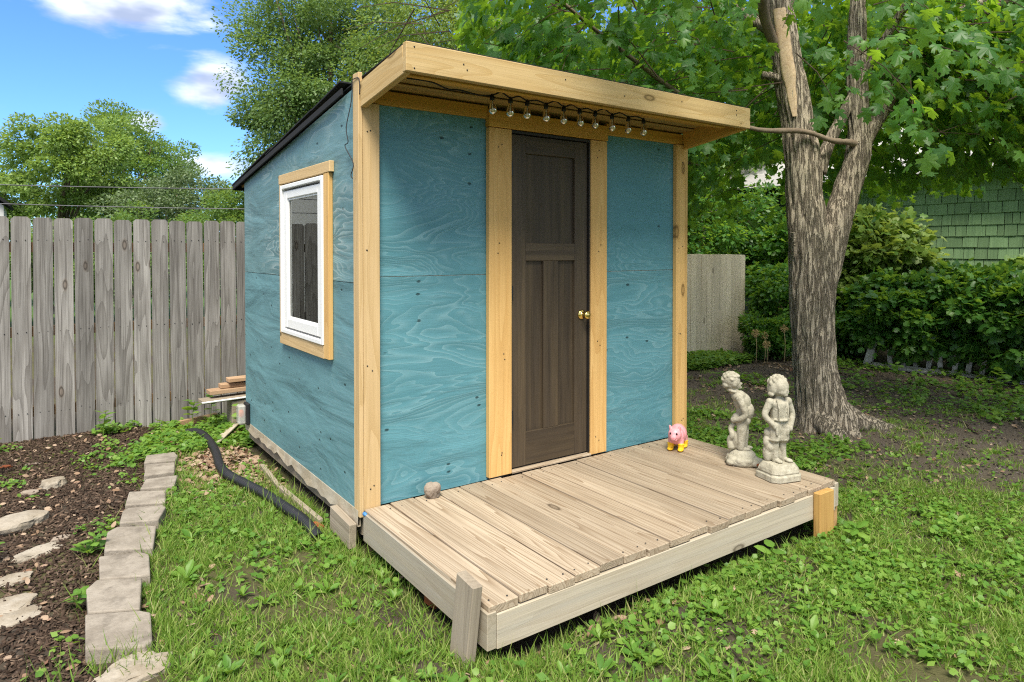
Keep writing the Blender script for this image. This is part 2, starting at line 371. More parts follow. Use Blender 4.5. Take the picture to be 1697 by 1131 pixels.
M['roof_grey'] = wood('roof_grey', (.42, .41, .40), (.33, .32, .31), (.30, .29, .29), knots=0, ring=3, objvar=.3)
M['wire'] = plain('wire', (.02, .02, .022), .6)
M['cable'] = plain('cable', (.10, .10, .11), .5)
M['white_house'] = plain('white_house', (.62, .62, .61), .7, var=.04, scale=3)
M['blue_plastic'] = plain('blue_plastic', (.06, .22, .5), .4)
M['orange'] = plain('orange', (.75, .14, .01), .3)
M['twig'] = stone('twig', (.10, .075, .055), (.07, .05, .035), (.04, .03, .02), 20, .9, .6)
M['dry_stem'] = plain('dry_stem', (.40, .32, .16), .8)
M['dry_flower'] = plain('dry_flower', (.45, .32, .15), .85, var=.3, scale=90)

m, nt, b = newmat('glass_pane'); M['glass'] = m
gl = nd(nt, 'ShaderNodeBsdfGlossy', {'Color': (.95, 1, .98, 1), 'Roughness': .01}); trn = nd(nt, 'ShaderNodeBsdfTransparent', {'Color': (.82, .9, .87, 1)})
fr = nd(nt, 'ShaderNodeFresnel', {'IOR': 1.65})
nt.links.new(nd(nt, 'ShaderNodeMixShader', {0: fr.outputs[0], 1: trn.outputs[0], 2: gl.outputs[0]}).outputs[0], nt.nodes['Material Output'].inputs[0])
m, nt, b = newmat('bulb_glass'); M['bulb'] = m
gl = nd(nt, 'ShaderNodeBsdfGlossy', {'Color': (1, .98, .92, 1), 'Roughness': .04}); trn = nd(nt, 'ShaderNodeBsdfTransparent', {'Color': (.93, .90, .80, 1)})
fr = nd(nt, 'ShaderNodeFresnel', {'IOR': 1.75})
nt.links.new(nd(nt, 'ShaderNodeMixShader', {0: fr.outputs[0], 1: trn.outputs[0], 2: gl.outputs[0]}).outputs[0], nt.nodes['Material Output'].inputs[0])
m, nt, b = newmat('clear_plastic'); M['clear'] = m
setp(b, nt, Base_Color=(.55, .54, .5), Roughness=.25, Alpha=.55)

# bark: furrowed, grey-tan plates over dark cracks
m, nt, b = newmat('bark'); M['bark'] = m
co = nd(nt, 'ShaderNodeTexCoord').outputs['Object']
w = VM(nt, 'MULTIPLY', co, (31.0, 31.0, 3.4)); n1 = NZ(nt, w, 1.6, 7.0, .62, .5); n2 = NZ(nt, VM(nt, 'MULTIPLY', co, (60.0, 60.0, 11.0)), 1.0, 6.0, .7); n3 = NZ(nt, co, 2.0, 3.0)
cr = MA(nt, 'SUBTRACT', 1.0, SS(nt, n1, .40, .54))
col = MX(nt, n2, (.30, .245, .18), (.68, .59, .46)); col = MX(nt, MA(nt, 'MULTIPLY', cr, .66), col, (.12, .095, .07))
col = MX(nt, MA(nt, 'MULTIPLY', SS(nt, n3, .5, .7), .3), col, (.17, .18, .12))
setp(b, nt, Base_Color=col, Roughness=.95, Specular_IOR_Level=.15); bump(nt, b, MA(nt, 'SUBTRACT', n2, MA(nt, 'MULTIPLY', cr, 2.0)), 1.0, .03)
M['bark_smooth'] = stone('bark_smooth', (.24, .19, .14), (.17, .13, .095), (.08, .06, .045), 9, .9, .5)
M['deadwood'] = wood('deadwood', (.56, .43, .28), (.36, .24, .13), (.42, .33, .24), ring=4, knots=0, blotch=.6, bumpy=.7)

M['maple_leaf'] = leafmat('maple_leaf', [(.042, .140, .028), (.070, .200, .034), (.068, .180, .060), (.130, .275, .042)], .49, (.35, .58, .034), .42, .4)
M['leaf_dark'] = leafmat('leaf_dark', [(.085, .165, .045), (.13, .225, .065), (.19, .28, .11)], .4, (.28, .42, .08))
M['leaf_mid'] = leafmat('leaf_mid', [(.085, .18, .035), (.13, .235, .05), (.18, .275, .085)], .42, (.32, .46, .07))
M['leaf_yellow'] = leafmat('leaf_yellow', [(.145, .25, .048), (.205, .32, .075), (.27, .385, .115)], .42, (.36, .50, .08))
M['leaf_silver'] = leafmat('leaf_silver', [(.10, .17, .06), (.15, .22, .10), (.22, .28, .15)], .3, (.22, .32, .08))
M['leaf_locust'] = leafmat('leaf_locust', [(.090, .190, .035), (.160, .260, .045), (.24, .32, .10)], .45, (.36, .46, .06))
M['hedge_leaf'] = leafmat('hedge_leaf', [(.030, .105, .022), (.060, .175, .030), (.125, .265, .045)], .45, (.32, .52, .045), .4, .45)
M['grass'] = leafmat('grass', [(.095, .20, .030), (.15, .28, .040), (.21, .33, .055), (.26, .35, .08), (.38, .36, .16)], .4, (.31, .48, .055), .5, .3)
M['weed'] = leafmat('weed', [(.085, .205, .030), (.14, .28, .040), (.21, .34, .06)], .42, (.34, .52, .05), .45, .35)
M['dry_leaf'] = leafmat('dry_leaf', [(.24, .15, .09), (.34, .24, .16), (.42, .32, .23), (.20, .10, .06)], .15, (.35, .2, .08), .8, .2)
M['mulch'] = leafmat('mulch', [(.020, .013, .009), (.045, .029, .020), (.085, .057, .040), (.03, .019, .013), (.17, .12, .085)], .0, (.1, .1, .1), .85, .15)

# ground: one sheet, soil / mulch / trampled earth by place
m, nt, b = newmat('ground'); M['ground'] = m
co = nd(nt, 'ShaderNodeTexCoord').outputs['Object']; sp = nd(nt, 'ShaderNodeSeparateXYZ', {0: co})
n1 = NZ(nt, co, 3.0, 6.0, .6); n2 = NZ(nt, co, 40.0, 5.0, .65); n3 = NZ(nt, co, 1.1, 3.0); n4 = NZ(nt, co, 140.0, 3.0, .6)
soil = MX(nt, n1, (.040, .031, .023), (.085, .068, .052)); soil = MX(nt, MA(nt, 'MULTIPLY', SS(nt, n4, .55, .75), .35), soil, (.20, .17, .14))
thatch = MX(nt, n2, (.06, .06, .022), (.125, .125, .045)); soil = MX(nt, MA(nt, 'MULTIPLY', SS(nt, n3, .40, .60), .7), soil, thatch)
under = MA(nt, 'MULTIPLY', SS(nt, sp.outputs[0], 3.0, 4.6), SS(nt, sp.outputs[1], -2.6, -1.2))
packed = MX(nt, n2, (.058, .047, .037), (.140, .115, .092)); soil = MX(nt, under, soil, packed)
farm = SS(nt, MA(nt, 'ABSOLUTE', VM(nt, 'LENGTH', co) if False else nd(nt, 'ShaderNodeVectorMath', {0: co}, operation='LENGTH').outputs['Value']), 9.5, 14.0)
soil = MX(nt, farm, soil, MX(nt, n1, (.05, .10, .02), (.09, .15, .035)))
setp(b, nt, Base_Color=soil, Roughness=.95, Specular_IOR_Level=.15); bump(nt, b, MA(nt, 'ADD', n2, MA(nt, 'MULTIPLY', n4, .5)), .8, .015)

# ================================================================== SETTING: ground sheet
def axis(lo, hi, step, far, grow=1.35):
    a = list(np.arange(lo, hi + 1e-6, step)); s = step
    while a[-1] < far: s *= grow; a.append(a[-1] + s)
    s = step
    while a[0] > -far: s *= grow; a.insert(0, a[0] - s)
    return np.array(a)
gx = axis(-2.4, 9.0, .05, 900); gy = axis(-3.6, 3.8, .05, 900)
XX, YY = np.meshgrid(gx, gy); ZZ = gz(XX, YY)
GV = np.stack([XX, YY, ZZ], -1).reshape(-1, 3); nx_, ny_ = len(gx), len(gy)
ii = (np.arange(ny_ - 1)[:, None] * nx_ + np.arange(nx_ - 1)[None, :]).reshape(-1)
GF = np.stack([ii, ii + 1, ii + nx_ + 1, ii + nx_], -1)
me = bpy.data.meshes.new('ground'); me.vertices.add(len(GV)); me.vertices.foreach_set('co', GV.reshape(-1).astype(np.float32))
me.loops.add(GF.size); me.loops.foreach_set('vertex_index', GF.reshape(-1).astype(np.int32)); me.polygons.add(len(GF))
me.polygons.foreach_set('loop_start', (np.arange(len(GF)) * 4).astype(np.int32)); me.polygons.foreach_set('loop_total', np.full(len(GF), 4, np.int32))
me.polygons.foreach_set('use_smooth', np.ones(len(GF), bool)); me.update(calc_edges=True)
kind(obj('ground', me, M['ground']), 'structure')

# ================================================================== SHED
shed = thing('garden_shed', 'small teal plywood shed with dark door and slanted roof behind the deck', 'shed', (1.3, 1.2, -.12))
SW, SD = 2.60, 2.36                      # width along x, depth along y
rz = lambda y: 2.275 - .136 * y          # underside of the roof
TH = .016
# --- side wall (x = 0): lower sheet and upper sheet, window opening left open. local x = world y, local y = world z, local z = world -x
side = Matrix(((0, 0, -1, 0), (1, 0, 0, 0), (0, 1, 0, 0), (0, 0, 0, 1)))
WY0, WY1, WZ0, WZ1 = .43, 1.262, .832, 1.838     # opening
def multi_prism(name, polys, ext, mat, parent, m):
    V, F = [], []
    for poly in polys:
        n = len(poly); o = len(V); V += [(x, y, 0) for x, y in poly] + [(x, y, ext) for x, y in poly]
        F += [tuple(o + i for i in range(n))[::-1], tuple(o + n + i for i in range(n))] + [(o + i, o + (i + 1) % n, o + n + (i + 1) % n, o + n + i) for i in range(n)]
    return obj(name, data_mesh(name, V, F), mat, parent, m)
SEAM = 1.216
multi_prism('wall_panel', [[(.0, -.02), (WY0, -.02), (WY0, SEAM), (.0, SEAM)], [(WY0, -.02), (WY1, -.02), (WY1, WZ0), (WY0, WZ0)], [(WY1, -.02), (SD, -.02), (SD, SEAM), (WY1, SEAM)]], TH, M['ply_side'], shed, side)
s2 = SEAM + .004
multi_prism('wall_panel', [[(.0, s2), (WY0, s2), (WY0, rz(WY0)), (.0, rz(0))], [(WY0, WZ1), (WY1, WZ1), (WY1, rz(WY1)), (WY0, rz(WY0))], [(WY1, s2), (SD, s2), (SD, rz(SD)), (WY1, rz(WY1))]], TH, M['ply_side_top'], shed, side)
box('seam_filler', (.002, .03), (0.0, WY0), (SEAM - .01, s2 + .01), M['skirt'], shed, 0); box('seam_filler', (.002, .03), (WY1, SD), (SEAM - .01, s2 + .01), M['skirt'], shed, 0)
# other walls and floor (closed box)
box('wall_panel', (SW - TH, SW), (.02, SD), (-.02, rz(SD)), M['ply_side'], shed, 0)
prism('wall_panel', [(0.02, rz(SD)), (SD, rz(SD)), (0.02, rz(.02))], TH, M['ply_side_top'], shed, T(SW - TH, 0, 0) @ Matrix(((0, 0, 1, 0), (1, 0, 0, 0), (0, 1, 0, 0), (0, 0, 0, 1))))
box('wall_panel', (.0, SW), (SD + .001, SD + TH), (-.02, rz(SD)), M['ply_side'], shed, 0)
box('floor_panel', (.02, SW - .02), (.05, SD - .01), (-.05, -.02), M['interior'], shed, 0)
for yy in (.25, 1.36, 1.95): box('stud', (.01, .10), (yy - .02, yy + .02), (-.02, rz(yy) - .02), M['interior'], shed)
# --- front wall y = 0: four sheets round the doorway
DX0, DX1, DZ1 = .985, 1.632, 2.135
for x0, x1 in ((.02, .97), (1.648, SW - .02)):
    box('wall_panel', (x0, x1), (0, TH), (-.015, 1.246), M['ply_front'], shed, .001, along=0)
    box('wall_panel', (x0, x1), (0, TH), (1.250, 2.205), M['ply_front'], shed, .001, along=0)
    box('seam_filler', (x0 + .01, x1 - .01), (.004, .03), (1.236, 1.26), M['skirt'], shed, 0)
box('wall_panel', (.97, 1.648), (0.002, TH), (2.14, 2.205), M['ply_front'], shed, 0)
# --- trim boards
box('corner_trim', (.006, .104), (-.038, -.001), (-.015, 2.188), M['pine_pale'], shed)
box('corner_trim', (-.019, .005), (-.042, .036), (-.045, 2.345), M['pine_pale'], shed)
box('corner_trim', (SW - .105, SW - .004), (-.038, -.001), (-.02, 2.188), M['pine'], shed)
box('corner_trim', (SW + .001, SW + .03), (-.03, .06), (-.04, 2.27), M['pine'], shed)
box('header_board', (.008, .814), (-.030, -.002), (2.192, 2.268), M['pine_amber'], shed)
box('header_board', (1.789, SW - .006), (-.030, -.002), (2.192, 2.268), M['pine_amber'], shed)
box('door_trim', (.815, .983), (-.040, -.002), (.004, 2.141), M['pine'], shed)
box('door_trim', (1.640, 1.786), (-.040, -.002), (.004, 2.141), M['pine'], shed)
box('door_trim', (.812, 1.79), (-.046, -.002), (2.145, 2.246), M['pine_amber'], shed)
box('threshold', (.984, 1.639), (-.046, .03), (.002, .016), M['deck'], shed)
# nail heads on the trim
nail = lathe([(0, .0022), (.0035, .002), (.0045, 0)], 6, 'nail')
RX = Matrix.Rotation(R(90), 4, 'X')
for x in (.055, .9, 1.71, 2.548):
    for z in (.12, .14, .75, .77, 1.4, 1.42, 2.02, 2.05):
        obj('nail', nail, M['black_metal'], shed, T(x + random.uniform(-.03, .03), -.0405 if .2 < x < 2.4 else -.0385, z + random.uniform(-.03, .03)) @ RX)
# --- door
door = obj('door', box_mesh(2.096, DX1 - DX0 - .008, .012, .001), M['door'], shed, frame(((DX0 + DX1) / 2, .014, .024), ((DX0 + DX1) / 2, .014, 2.12), (1, 0, 0)))
FY = (-.012, .0075)
box('stile', (DX0 + .006, 1.112), FY, (.026, 2.12), M['door'], door, .002); box('stile', (1.518, DX1 - .006), FY, (.026, 2.12), M['door'], door, .002)
for z0, z1 in ((2.008, 2.119), (1.328, 1.440), (.027, .238)): box('rail', (1.113, 1.517), FY, (z0, z1), M['door'], door, .002)
box('mullion', (1.254, 1.376), FY, (.239, 1.327), M['door'], door, .002)
for x0, x1 in ((DX0 - .001, DX0 + .0035), (DX1 - .0035, DX1 + .004)): box('jamb', (x0, x1), (-.03, .028), (.024, DZ1), M['door_edge'], shed, 0)
box('jamb', (DX0, DX1), (-.03, .028), (2.124, DZ1 + .004), M['door_edge'], shed, 0)
for z in (1.90, 1.13, .35): box('hinge', (DX0 - .003, DX0 + .012), (-.036, -.013), (z - .045, z + .045), M['black_metal'], door, .002)
kn = obj('knob', lathe([(0, 0), (.033, 0), (.034, .004), (.026, .010), (.012, .016), (.011, .034), (.020, .040), (.0265, .050), (.027, .060), (.021, .069), (.010, .073), (0, .0735)], 24, 'knob'), M['brass'], door, T(1.578, -.013, .962) @ RX)
# --- window in the side wall (parts of the shed)
win = obj('window', None, None, shed, T(0, .85, 1.33))
for y0, y1, z0, z1, nm in ((WY0, WY0 + .035, WZ0, WZ1, 'f'), (WY1 - .035, WY1, WZ0, WZ1, 'f'), (WY0 + .035, WY1 - .035, WZ0, WZ0 + .03, 'f'), (WY0 + .035, WY1 - .035, WZ1 - .03, WZ1, 'f')):
    box('window_frame', (-.052, .03), (y0 + .002, y1 - .002 if y1 == WY1 else y1), (z0 + .001, z1 - .001), M['vinyl'], win, .004)
gy0, gy1, gz0, gz1 = .545, 1.145, .937, 1.742
for y0, y1, z0, z1 in ((WY0 + .042, gy0, WZ0 + .042, WZ1 - .042), (gy1, WY1 - .042, WZ0 + .042, WZ1 - .042), (gy0, gy1, WZ0 + .042, gz0), (gy0, gy1, gz1, WZ1 - .042)):
    box('sash', (-.040, .012), (y0, y1), (z0, z1), M['vinyl'], win, .005)
for y0, y1, z0, z1 in ((gy0, gy0 + .012, gz0, gz1), (gy1 - .012, gy1, gz0, gz1), (gy0, gy1, gz0, gz0 + .012), (gy0, gy1, gz1 - .012, gz1)):
    box('glazing_bead', (-.031, -.018), (y0, y1), (z0, z1), M['vinyl'], win, .003)
box('pane', (-.022, -.018), (gy0 + .002, gy1 - .002), (gz0 + .002, gz1 - .002), M['glass'], win, 0)
box('window_trim', (-.044, -.0165), (.345, .428), (.757, 1.846), M['pine'], win)
box('window_trim', (-.044, -.0165), (1.264, 1.302), (.80, 1.846), M['pine_pale'], win)
box('window_trim', (-.046, -.0165), (.32, 1.308), (1.848, 1.912), M['pine_pale'], win)
box('window_trim', (-.044, -.0165), (.43, 1.302), (.752, .830), M['pine_pale'], win)
# --- roof
sl = math.atan(.136)
roof = obj('roof', None, None, shed, T(1.3, 1.0, 2.2))
rp = lambda x, y, dz=0: Vector((x, y, rz(y) + dz))
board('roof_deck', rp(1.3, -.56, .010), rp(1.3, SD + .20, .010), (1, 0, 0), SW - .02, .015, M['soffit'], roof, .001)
def course(y0, y1, lift0, lift1, x0=-.055, x1=SW + .05, t=.012):
    p0, p1 = rp((x0 + x1) / 2, y0, .026 + lift0), rp((x0 + x1) / 2, y1, .026 + lift1)
    return board('roofing_sheet', p0, p1, (1, 0, 0), x1 - x0, t, M['roofing'], roof, .002)
course(1.50, SD + .26, .030, .004); course(.62, 1.62, .034, .012, -.05); course(.16, .78, .050, .030, -.045); course(-.580, .30, -.003, .024, .0, SW + .004, .008)
board('drip_edge', rp(-.045, .12, .008), rp(-.045, SD + .255, .008), (0, 0, 1), .040, .012, M['roofing'], roof)
board('drip_edge', rp(1.3, SD + .262, 0) + Vector((-1.34, 0, .012)), rp(1.3, SD + .262, 0) + Vector((1.34, 0, .012)), (0, 0, 1), .05, .012, M['roofing'], roof)
# overhang: fascia, side fascia, ledger and soffit boards
FYO = -.575
board('fascia', (-.012, FYO, 2.302), (SW + .004, FYO, 2.302), (0, 0, 1), .138, .038, M['fascia'], shed)
for x in (.008, SW - .019): board('side_fascia', rp(x, -.038, -.055), rp(x, FYO + .0195, -.055), (0, 0, 1), .138, .036, M['fascia'] if x < 1 else M['pine_amber'], shed)
board('rafter', (.03, -.50, 2.275), (2.43, -.50, 2.275), (0, 0, 1), .085, .036, M['pine_amber'], shed)
board('rafter', (.03, -.32, 2.297), (SW - .04, -.32, 2.297), (0, 1, 0), .09, .03, M['pine_amber'], shed)
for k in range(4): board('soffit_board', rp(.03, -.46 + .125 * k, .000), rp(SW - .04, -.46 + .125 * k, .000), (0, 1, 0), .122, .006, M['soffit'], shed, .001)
for x, z in ((.3, 2.31), (.32, 2.285), (.95, 2.33), (1.4, 2.3), (1.9, 2.33), (2.45, 2.34), (2.45, 2.31), (2.5, 2.26), (.03, 2.35), (.03, 2.25)):
    obj('nail', nail, M['black_metal'], shed, T(x, FYO - .0195, z) @ RX)
# --- base: white skirt strip, skids, blue wire nut
sk = []
for i in range(30):
    y = -.02 + i * (SD + .02) / 29; sk.append((y, -.095 - .035 * (math.sin(i * 1.3) * .4 + random.uniform(-.5, .5)) + .02 * (i / 29)))
V, F = [], []
for y, zb in sk: V += [(-.0195, y, -.012), (-.019 + random.uniform(-.003, .001), y, (zb - .012) / 2), (-.020 + random.uniform(-.006, .002), y, zb), (-.005, y, zb), (-.005, y, -.012)]
for i in range(len(sk) - 1):
    for k in range(5):
        a, c = i * 5 + k, i * 5 + (k + 1) % 5; F.append((a, c, c + 5, a + 5))
obj('skirt_strip', data_mesh('skirt', V, F, False), M['skirt'], shed)
box('skid_beam', (.01, .09), (.0, SD), (-.16, -.022), M['grey_wood'], shed); box('skid_beam', (SW - .1, SW - .02), (.0, SD), (-.17, -.022), M['grey_wood'], shed)
board('skid_board', (-.050, -.02, -.145), (-.050, .27, -.13), (0, 0, 1), .135, .042, M['grey_wood'], shed)
board('skid_board', (-.085, .38, -.205), (-.12, 1.05, -.195), (0, 0, 1), .07, .03, M['grey_wood'], shed); board('skid_board', (-.12, .9, -.21), (-.085, 1.62, -.20), (0, 0, 1), .06, .03, M['grey_wood'], shed)
obj('wire_nut', lathe([(0, 0), (.012, 0), (.009, .02), (.004, .028), (0, .028)], 10, 'nut'), M['blue_plastic'], shed, T(-.0, -.056, -.02) @ RX)
tube('cable', [(-.026, .02, 2.315), (-.030, .028, 2.20), (-.05, .05, 2.06), (-.046, .035, 1.98), (-.05, .07, 1.96), (-.04, -.02, 1.86), (-.045, .0, 1.80), (-.041, -.012, 1.78)], .0028, M['wire'], shed, 5, 5)
tube('cable', [(-.026, .02, 2.315), (-.02, -.055, 2.305), (-.018, -.058, 2.22)], .0028, M['wire'], shed, 5, 5)

# ================================================================== DECK
deck = thing('deck', 'low weathered plank deck in front of the teal shed', 'deck', (1.27, -.65, -.17))
NP, PW = 17, .149
for i in range(NP):
    x0 = .004 + i * PW; yb = -.052 if .80 < x0 < 1.78 and x0 + PW > .83 else -.043; ye = -1.262 + random.uniform(-.012, .008)
    dz = random.uniform(-.0025, .0025)
    p = board('plank', (x0 + PW / 2, yb, -.0195 + dz), (x0 + PW / 2, ye, -.0195 + dz + random.uniform(-.002, .002)), (1, 0, 0), PW - random.uniform(.005, .009), .037, M['deck'], deck, .0035)
up = Matrix()
for i in range(NP):
    for y in (-.12, -1.225):
        for q in ((.03, .115) if (i + int(y)) % 3 else (.11,)): obj('nail', nail, M['black_metal'], deck, T(.004 + i * PW + q + random.uniform(-.01, .01), y + random.uniform(-.012, .012), .0005))
board('rim_board', (.042, -1.250, -.111), (NP * PW - .02, -1.250, -.111), (0, 0, 1), .142, .038, M['deck_rim'], deck)
board('rim_board', (.018, -1.268, -.102), (.018, -.05, -.092), (0, 0, 1), .150, .044, M['deck_rim'], deck)
board('rim_board', (NP * PW + .012, -1.262, -.094), (NP * PW + .012, -.055, -.092), (0, 0, 1), .145, .038, M['deck_rim'], deck)
for x in (.65, 1.27, 1.9): board('joist', (x, -1.225, -.111), (x, -.06, -.111), (0, 0, 1), .138, .036, M['grey_wood'], deck)
board('post', (-.058, -1.150, -.34), (-.040, -1.195, .095), (0, 1, 0), .128, .046, M['grey_wood'], deck, .004)
board('post', (2.345, -1.295, -.38), (2.345, -1.292, -.02), (1, 0, 0), .150, .044, M['post_amber'], deck, .004)
board('post', (2.57, -1.20, -.36), (2.57, -1.20, -.03), (0, 1, 0), .09, .03, M['rail_wood'], deck, .004)
# stones that prop the deck
def rock_mesh(seed, sx, sy, sz, sub=3, rough=.35, flat=.0):
    bm = bmesh.new(); bmesh.ops.create_icosphere(bm, subdivisions=sub, radius=1.0)
    for v in bm.verts:
        c = v.co.copy(); d = mn.fractal(c * 1.1 + Vector((seed * 3.1, seed, -seed)), 1.0, 2.0, 5)
        v.co *= 1 + rough * d
        q = max(abs(v.co.x), abs(v.co.y), abs(v.co.z)); v.co *= .82 + .18 / max(q, .3) if q > .6 else 1
        if flat and v.co.z > flat: v.co.z = flat + (v.co.z - flat) * .2
        v.co.x *= sx; v.co.y *= sy; v.co.z *= sz
    return bm_mesh(bm, 'rock', False)

# ================================================================== STRING LIGHTS
sl_ = thing('string_lights', 'string of clear bulbs hanging under the shed roof overhang', 'string lights', (1.3, -.345, 2.26))
bx = [.633, .757, .875, 1.012, 1.145, 1.268, 1.396, 1.538, 1.681, 1.819]
BYY, BZ = -.345, 2.246
wp = [(.06, -.455, 2.236), (.2, -.45, 2.238), (.32, -.40, 2.23), (.42, -.36, 2.245), (.54, -.35, 2.238)]
for i, x in enumerate(bx):
    wp.append((x, BYY, BZ + .004))
    if i < 9: wp.append(((x + bx[i + 1]) / 2, BYY, BZ + .027 - .006 * (i % 3)))
tube('cord', wp, .0042, M['black_rubber'], sl_, 6, 4)
sock = lathe([(0, .012), (.006, .012), (.008, .004), (.0145, -.001), (.0155, -.024), (.014, -.028), (0, -.028)], 14, 'socket')
bulbm = lathe([(.0105, -.026), (.0125, -.034), (.018, -.052), (.0245, -.074), (.0265, -.088), (.0235, -.101), (.014, -.111), (.005, -.116), (0, -.1165)], 18, 'bulb')
fil = lathe([(0, -.03), (.0035, -.03), (.0045, -.075), (.010, -.085), (.011, -.096), (.003, -.101), (0, -.101)], 8, 'filament')
M['filament'] = plain('filament', (.75, .70, .52), .35, .3)
for i, x in enumerate(bx):
    w = T(x, BYY, BZ) @ Matrix.Rotation(random.uniform(-.06, .06), 4, 'Y') @ Matrix.Rotation(random.uniform(-.06, .06), 4, 'X')
    w = w @ Matrix.Scale(.88, 4); bl = obj('bulb', bulbm, M['bulb'], sl_, w); obj('socket', sock, M['black_rubber'], bl, w); obj('filament', fil, M['filament'], bl, w)

# ================================================================== THINGS ON THE DECK
def blob_mesh(shapes):
    """closed ellipsoids and tapered limbs, merged by a voxel remesh into one skin"""
    bm = bmesh.new()
    for s in shapes:
        if s[0] == 'e':
            _, c, r, rot = (list(s) + [0])[:4]; r = r if isinstance(r, (tuple, list)) else (r, r, r)
            g = bmesh.ops.create_icosphere(bm, subdivisions=3, radius=1.0)['verts']
            mat = T(*c) @ Matrix.Rotation(rot, 4, 'Y') @ Matrix.Diagonal((*r, 1)); bmesh.ops.transform(bm, matrix=mat, verts=g)
        else:
            pts = [Vector(p) for p in s[1]]; rad = s[2]; P = smooth_path(pts, 5); rr = smooth_vals(rad, 5)
            P = [P[0] - (P[1] - P[0]).normalized() * rr[0] * .5] + P + [P[-1] + (P[-1] - P[-2]).normalized() * rr[-1] * .5]; rr = [rr[0] * .6] + rr + [rr[-1] * .6]
            v, f = tube_geo(P, rr, 12); vs_ = [bm.verts.new(q) for q in v]
            for q in f: bm.faces.new([vs_[i] for i in q])
    bmesh.ops.recalc_face_normals(bm, faces=bm.faces[:])
    return bm_mesh(bm, 'figure', True)
def skin(o, vox=.0036, it=1):
    m = o.modifiers.new('remesh', 'REMESH'); m.mode = 'VOXEL'; m.voxel_size = vox; m.use_smooth_shade = True
    s = o.modifiers.new('smooth', 'SMOOTH'); s.iterations = it; s.factor = .5
VIEW = R(54.7 - 90)      # the statues stand square to the way one walks up to the deck
ST = 'stone statues on the deck corner'
# statue with stepped plinth: boy in shorts, hands at hips
p = (2.285, -1.035, 0.0)
s2_ = thing('statue', 'weathered stone boy in shorts, hands at hips, on a stepped plinth', 'statue', p, ST, VIEW)
W2 = WM[s2_]
figure = [('t', [(-.022, 0, .10), (-.024, 0, .17), (-.026, 0, .24)], [.019, .021, .026]), ('t', [(.040, .01, .10), (.034, .01, .17), (.028, .005, .24)], [.019, .021, .026]),
  ('e', (-.014, -.020, .108), (.020, .036, .013)), ('e', (.056, -.018, .108), (.022, .036, .013), .1),
  ('t', [(-.028, 0, .235), (-.024, 0, .29), (-.016, 0, .35)], [.037, .039, .040]), ('t', [(.030, 0, .235), (.025, 0, .29), (.018, 0, .35)], [.037, .039, .040]),
  ('e', (0, .004, .345), (.057, .044, .045)), ('t', [(0, .003, .36), (0, 0, .42), (0, 0, .462)], [.049, .050, .050]), ('e', (0, 0, .455), (.066, .040, .035)),
  ('e', (-.060, 0, .468), .026), ('e', (.060, 0, .468), .026),
  ('t', [(-.062, 0, .466), (-.094, .0, .402), (-.088, -.01, .372), (-.050, -.030, .330)], [.023, .020, .018, .016]), ('e', (-.046, -.032, .325), (.017, .016, .022)),
  ('t', [(.062, 0, .466), (.088, .0, .402), (.086, -.008, .37), (.062, -.026, .315)], [.023, .019, .018, .016]), ('e', (.058, -.030, .308), (.016, .015, .022)),
  ('t', [(0, 0, .48), (0, -.004, .51)], [.024, .023]),
  ('e', (.002, -.004, .560), (.053, .055, .060)), ('e', (.006, -.036, .535), (.036, .024, .026)), ('e', (.014, -.056, .544), (.006, .007, .010)),
  ('e', (.012, -.046, .516), (.016, .014, .011)), ('e', (-.002, .014, .578), (.058, .052, .048)), ('e', (-.044, .010, .548), (.019, .042, .046)), ('e', (.044, .020, .552), (.014, .034, .040)),
  ('e', (-.056, .0, .515), (.014, .026, .014)),
  ('e', (-.056, .030, .15), (.030, .030, .06)), ('e', (-.062, .025, .22), (.026, .026, .045)), ('e', (-.060, .025, .275), (.022, .024, .030)), ('e', (-.05, .02, .19), (.03, .03, .04)), ('e', (.0, .03, .14), (.05, .03, .05)),
  ('e', (-.037, -.040, .298), (.010, .008, .035)), ('e', (.037, -.040, .298), (.010, .008, .035)),
  ('t', [(-.03, -.046, .37), (-.03, -.05, .43), (-.032, -.03, .486)], [.006, .006, .006]), ('t', [(.03, -.046, .37), (.03, -.05, .43), (.032, -.03, .486)], [.006, .006, .006]),
  ('t', [(-.05, -.025, .366), (-.02, -.046, .362), (.02, -.046, .362), (.05, -.025, .366)], [.007, .007, .007, .007])]
for k in range(46):
    a_, e_ = k * 2.399, .15 + 1.3 * ((k * 13) % 46) / 46; dx, dy, dz = math.cos(a_) * math.cos(e_), math.sin(a_) * math.cos(e_), math.sin(e_)
    if dy > -.55 or e_ > .75: figure.append(('e', (-.002 + .058 * dx, .012 + .054 * dy, .566 + .058 * dz), (.009, .009, .013)))
for sx_ in (-1, 1): figure.append(('t', [(.029 * sx_ + .036 * math.cos(t_), .034 * math.sin(t_), .237) for t_ in (0, 1.57, 3.14, 4.71, 6.28)], [.006] * 5))
o = obj('figure', blob_mesh(figure), M['statue'], s2_, W2 @ Matrix.Rotation(R(12), 4, 'Z')); skin(o)
def octo(w, d, c):
    return [(-w + c, -d), (w - c, -d), (w, -d + c), (w, d - c), (w - c, d), (-w + c, d), (-w, d - c), (-w, -d + c)]
lev = [(.112, .100, .035, 0), (.114, .102, .035, .004), (.113, .101, .035, .034), (.103, .092, .033, .040), (.103, .092, .033, .046), (.106, .095, .033, .050), (.100, .089, .031, .068), (.086, .077, .027, .090), (.080, .071, .025, .099)]
V, F = [], []
for w_, d_, c_, z_ in lev: V += [(x, y, z_) for x, y in octo(w_, d_, c_)]
for j in range(len(lev) - 1):
    for k in range(8): F.append((j * 8 + k, j * 8 + (k + 1) % 8, j * 8 + 8 + (k + 1) % 8, j * 8 + 8 + k))
F += [tuple(range(8))[::-1], tuple(range(len(V) - 8, len(V)))]
